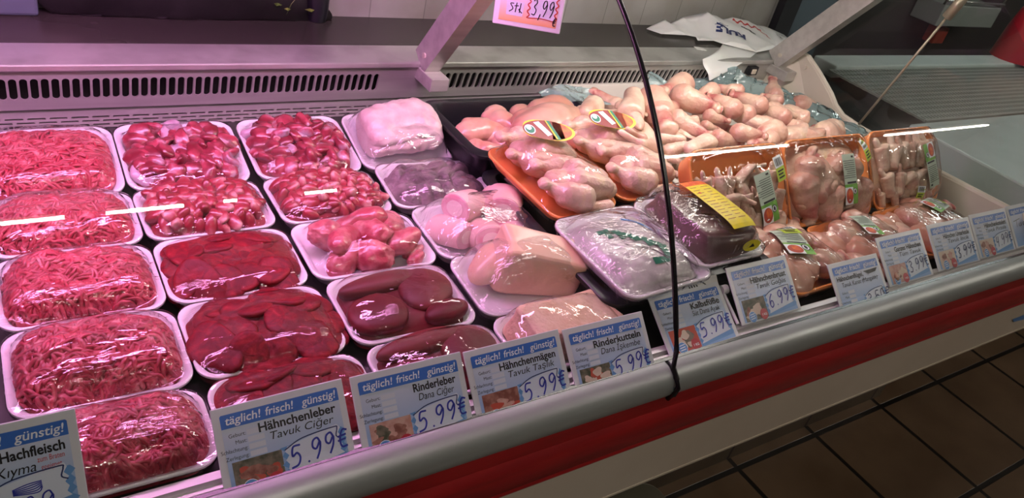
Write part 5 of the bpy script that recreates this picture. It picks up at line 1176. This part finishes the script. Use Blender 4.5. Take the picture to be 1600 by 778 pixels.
mb.build('leaves', M['leaf'], lf); ms.build('stems', M['leaf'], lf)
mb = MB(); mb.rbox((-.06, 1.640, .964), (.10, 1.687, 1.06), .006); tag(mb.build('storage_box', M['bluegrey']), 'blue-grey box at the back of the worktop, far upper left corner', 'box')
mb = MB(); mb.tube([(.645, 1.662, .964), (.645, 1.662, .99), (.645, 1.662, 1.14), (.645, 1.662, 1.16)], [.022, .026, .026, .020], 20); tag(mb.build('dark_canister', M['blackbin'], None, True, .6), 'dark upright canister beside the black plastic bag, before the tiles', 'canister')

# neighbouring counter seen through the end pane
N_ = tag(empty('neighbour_counter', (0, 0, 0)), 'pale neighbouring counter with a slotted grille, seen through the end pane', 'counter')
mb = MB(); mb.rbox((2.30, .70, .80), (4.6, 1.10, .895), .006); mb.build('lid', M['nb_white'], N_)
mb = MB(); mb.rbox((2.45, 1.50, .86), (4.6, 1.60, .905), .006); mb.build('back_bar', M['nb_white'], N_)
mb = MB()
for k in range(14):
    y = 1.12 + .38 * k / 13; mb.box((2.42, y - .006, .884), (4.3, y + .006, .892))
for k in range(100):
    x = 2.42 + 1.88 * k / 99; mb.box((x - .0045, 1.12, .886), (x + .0045, 1.50, .8925))
mb.build('grille', M['grille'], N_)
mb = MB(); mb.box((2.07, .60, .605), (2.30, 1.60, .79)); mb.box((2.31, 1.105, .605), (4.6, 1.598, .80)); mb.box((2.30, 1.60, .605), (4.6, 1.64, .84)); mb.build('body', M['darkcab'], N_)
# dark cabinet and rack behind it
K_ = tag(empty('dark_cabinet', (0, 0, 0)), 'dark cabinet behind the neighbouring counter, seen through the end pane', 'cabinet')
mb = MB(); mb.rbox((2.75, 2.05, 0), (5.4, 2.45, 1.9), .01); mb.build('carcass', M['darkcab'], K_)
mb = MB(); mb.rbox((3.95, 1.99, .80), (4.05, 2.05, .88), .004); mb.build('red_knob', M['ph_red'], K_)
def rack(label, x0, x1, y, z, mpan):
    r_ = tag(empty('wire_rack', ((x0 + x1) / 2, y, z)), label, 'rack', 'wire racks on the dark cabinet'); w_ = x1 - x0
    mb = MB(); mb.tube([(-w_ / 2, -.08, 0), (-w_ / 2, -.1, .15), (w_ / 2, -.1, .15), (w_ / 2, -.08, 0)], .006, 8); mb.tube([(-w_ / 2, -.09, .02), (w_ / 2, -.09, .02)], .006, 8); mb.build('wire_frame', M['wire'], r_, True)
    mb = MB(); mb.rbox((-w_ / 2, -.09, -.10), (w_ / 2, .05, .0), .004); mb.build('shelf_board', mpan, r_); return r_
rack('wire rack with pale front board, beside the red plastic jug', 3.72, 4.25, 1.99, 1.02, M['grille'])
rack('wire rack with dark board, behind the slanting rod', 2.95, 3.42, 1.99, 1.12, M['darkcab'])
mb = MB()
pr = [(0, .0), (.17, .0), (.165, .02), (.15, .16), (.125, .26), (.085, .31), (.05, .33), (.045, .37), (0, .37)]
a_ = np.linspace(0, 2 * math.pi, 28, endpoint=False); mb.loft([[(r * math.cos(t), r * .7 * math.sin(t), z) for t in a_] for r, z in pr[1:-1]]); o = mb.build('red_jug', M['redcloth'], None, True, .7); o.location = (4.02, 1.74, .905)
o.location = (3.84, 1.56, .905); o.scale = (.8, .8, .8); tag(o, 'red plastic jug on the neighbouring counter at the right picture edge', 'jug')
mb = MB(); mb.tube([(.0, -.118, .20), (.04, -.125, .20), (.08, -.115, .20)], .022, 10); mb.build('white_grip', M['foam'], o, True)

# on the floor below the counter
B0 = tag(empty('floor_box', (.72, .35, 0)), 'dark olive plastic box with light edge under the counter front, bottom of picture', 'box')
mb = MB(); w_, d_ = .450, .43; ring = lambda k, z, r=.03: ringz(rr(w_ - 2 * k, d_ - 2 * k, r), z)
mb.loft([ring(.02, 0), ring(.005, .02), ring(.0, .47), ring(0, .49), ring(.004, .496), ring(.012, .498)]); mb.build('shell', M['crate'], B0, True, .6)
mb = MB(); q = rr(w_ + .001, d_ + .001, .03); mb.tube([(x, y, .488) for x, y in np.vstack([q, q[:1]])], .0022, 6); mb.build('edge_strip', M['crate_rim'], B0, True)
mb = MB(); put_text(mb, 'CER', 0, 0, .03, .4988, bold=.0, mx=Matrix.Translation((.168, .165, 0)) @ Matrix.Rotation(-1.571, 4, 'Z')); mb.build('lettering', M['crate_rim'], B0)
B0.location = (.7185, .35, 0)
mb = MB(); P_ = [at_y(*q, .5262) for q in ((1582, 499), (1600, 492), (1612, 489), (1612, 496), (1600, 499), (1584, 503))]; mb.add([tuple(p_) for p_ in P_], [tuple(range(6))]); part(mb, 'blue_sticker', M['badge_blue'])
L_ = tag(empty('strip_lamp', (0, 0, 0)), 'unseen white fill tube added over the neighbouring counter', 'lamp', 'tube lamps under the counter top')  # unseen tube and housing, added to brighten the neighbouring counter
mb = MB(); mb.tube([(2.6, 1.30, 1.75), (4.4, 1.30, 1.75)], .014, 12); mb.build('tube', M['nbfill'], L_, True)
mb = MB(); mb.rbox((2.58, 1.26, 1.775), (4.42, 1.34, 1.80), .004); mb.build('housing', M['lamp_metal'], L_)
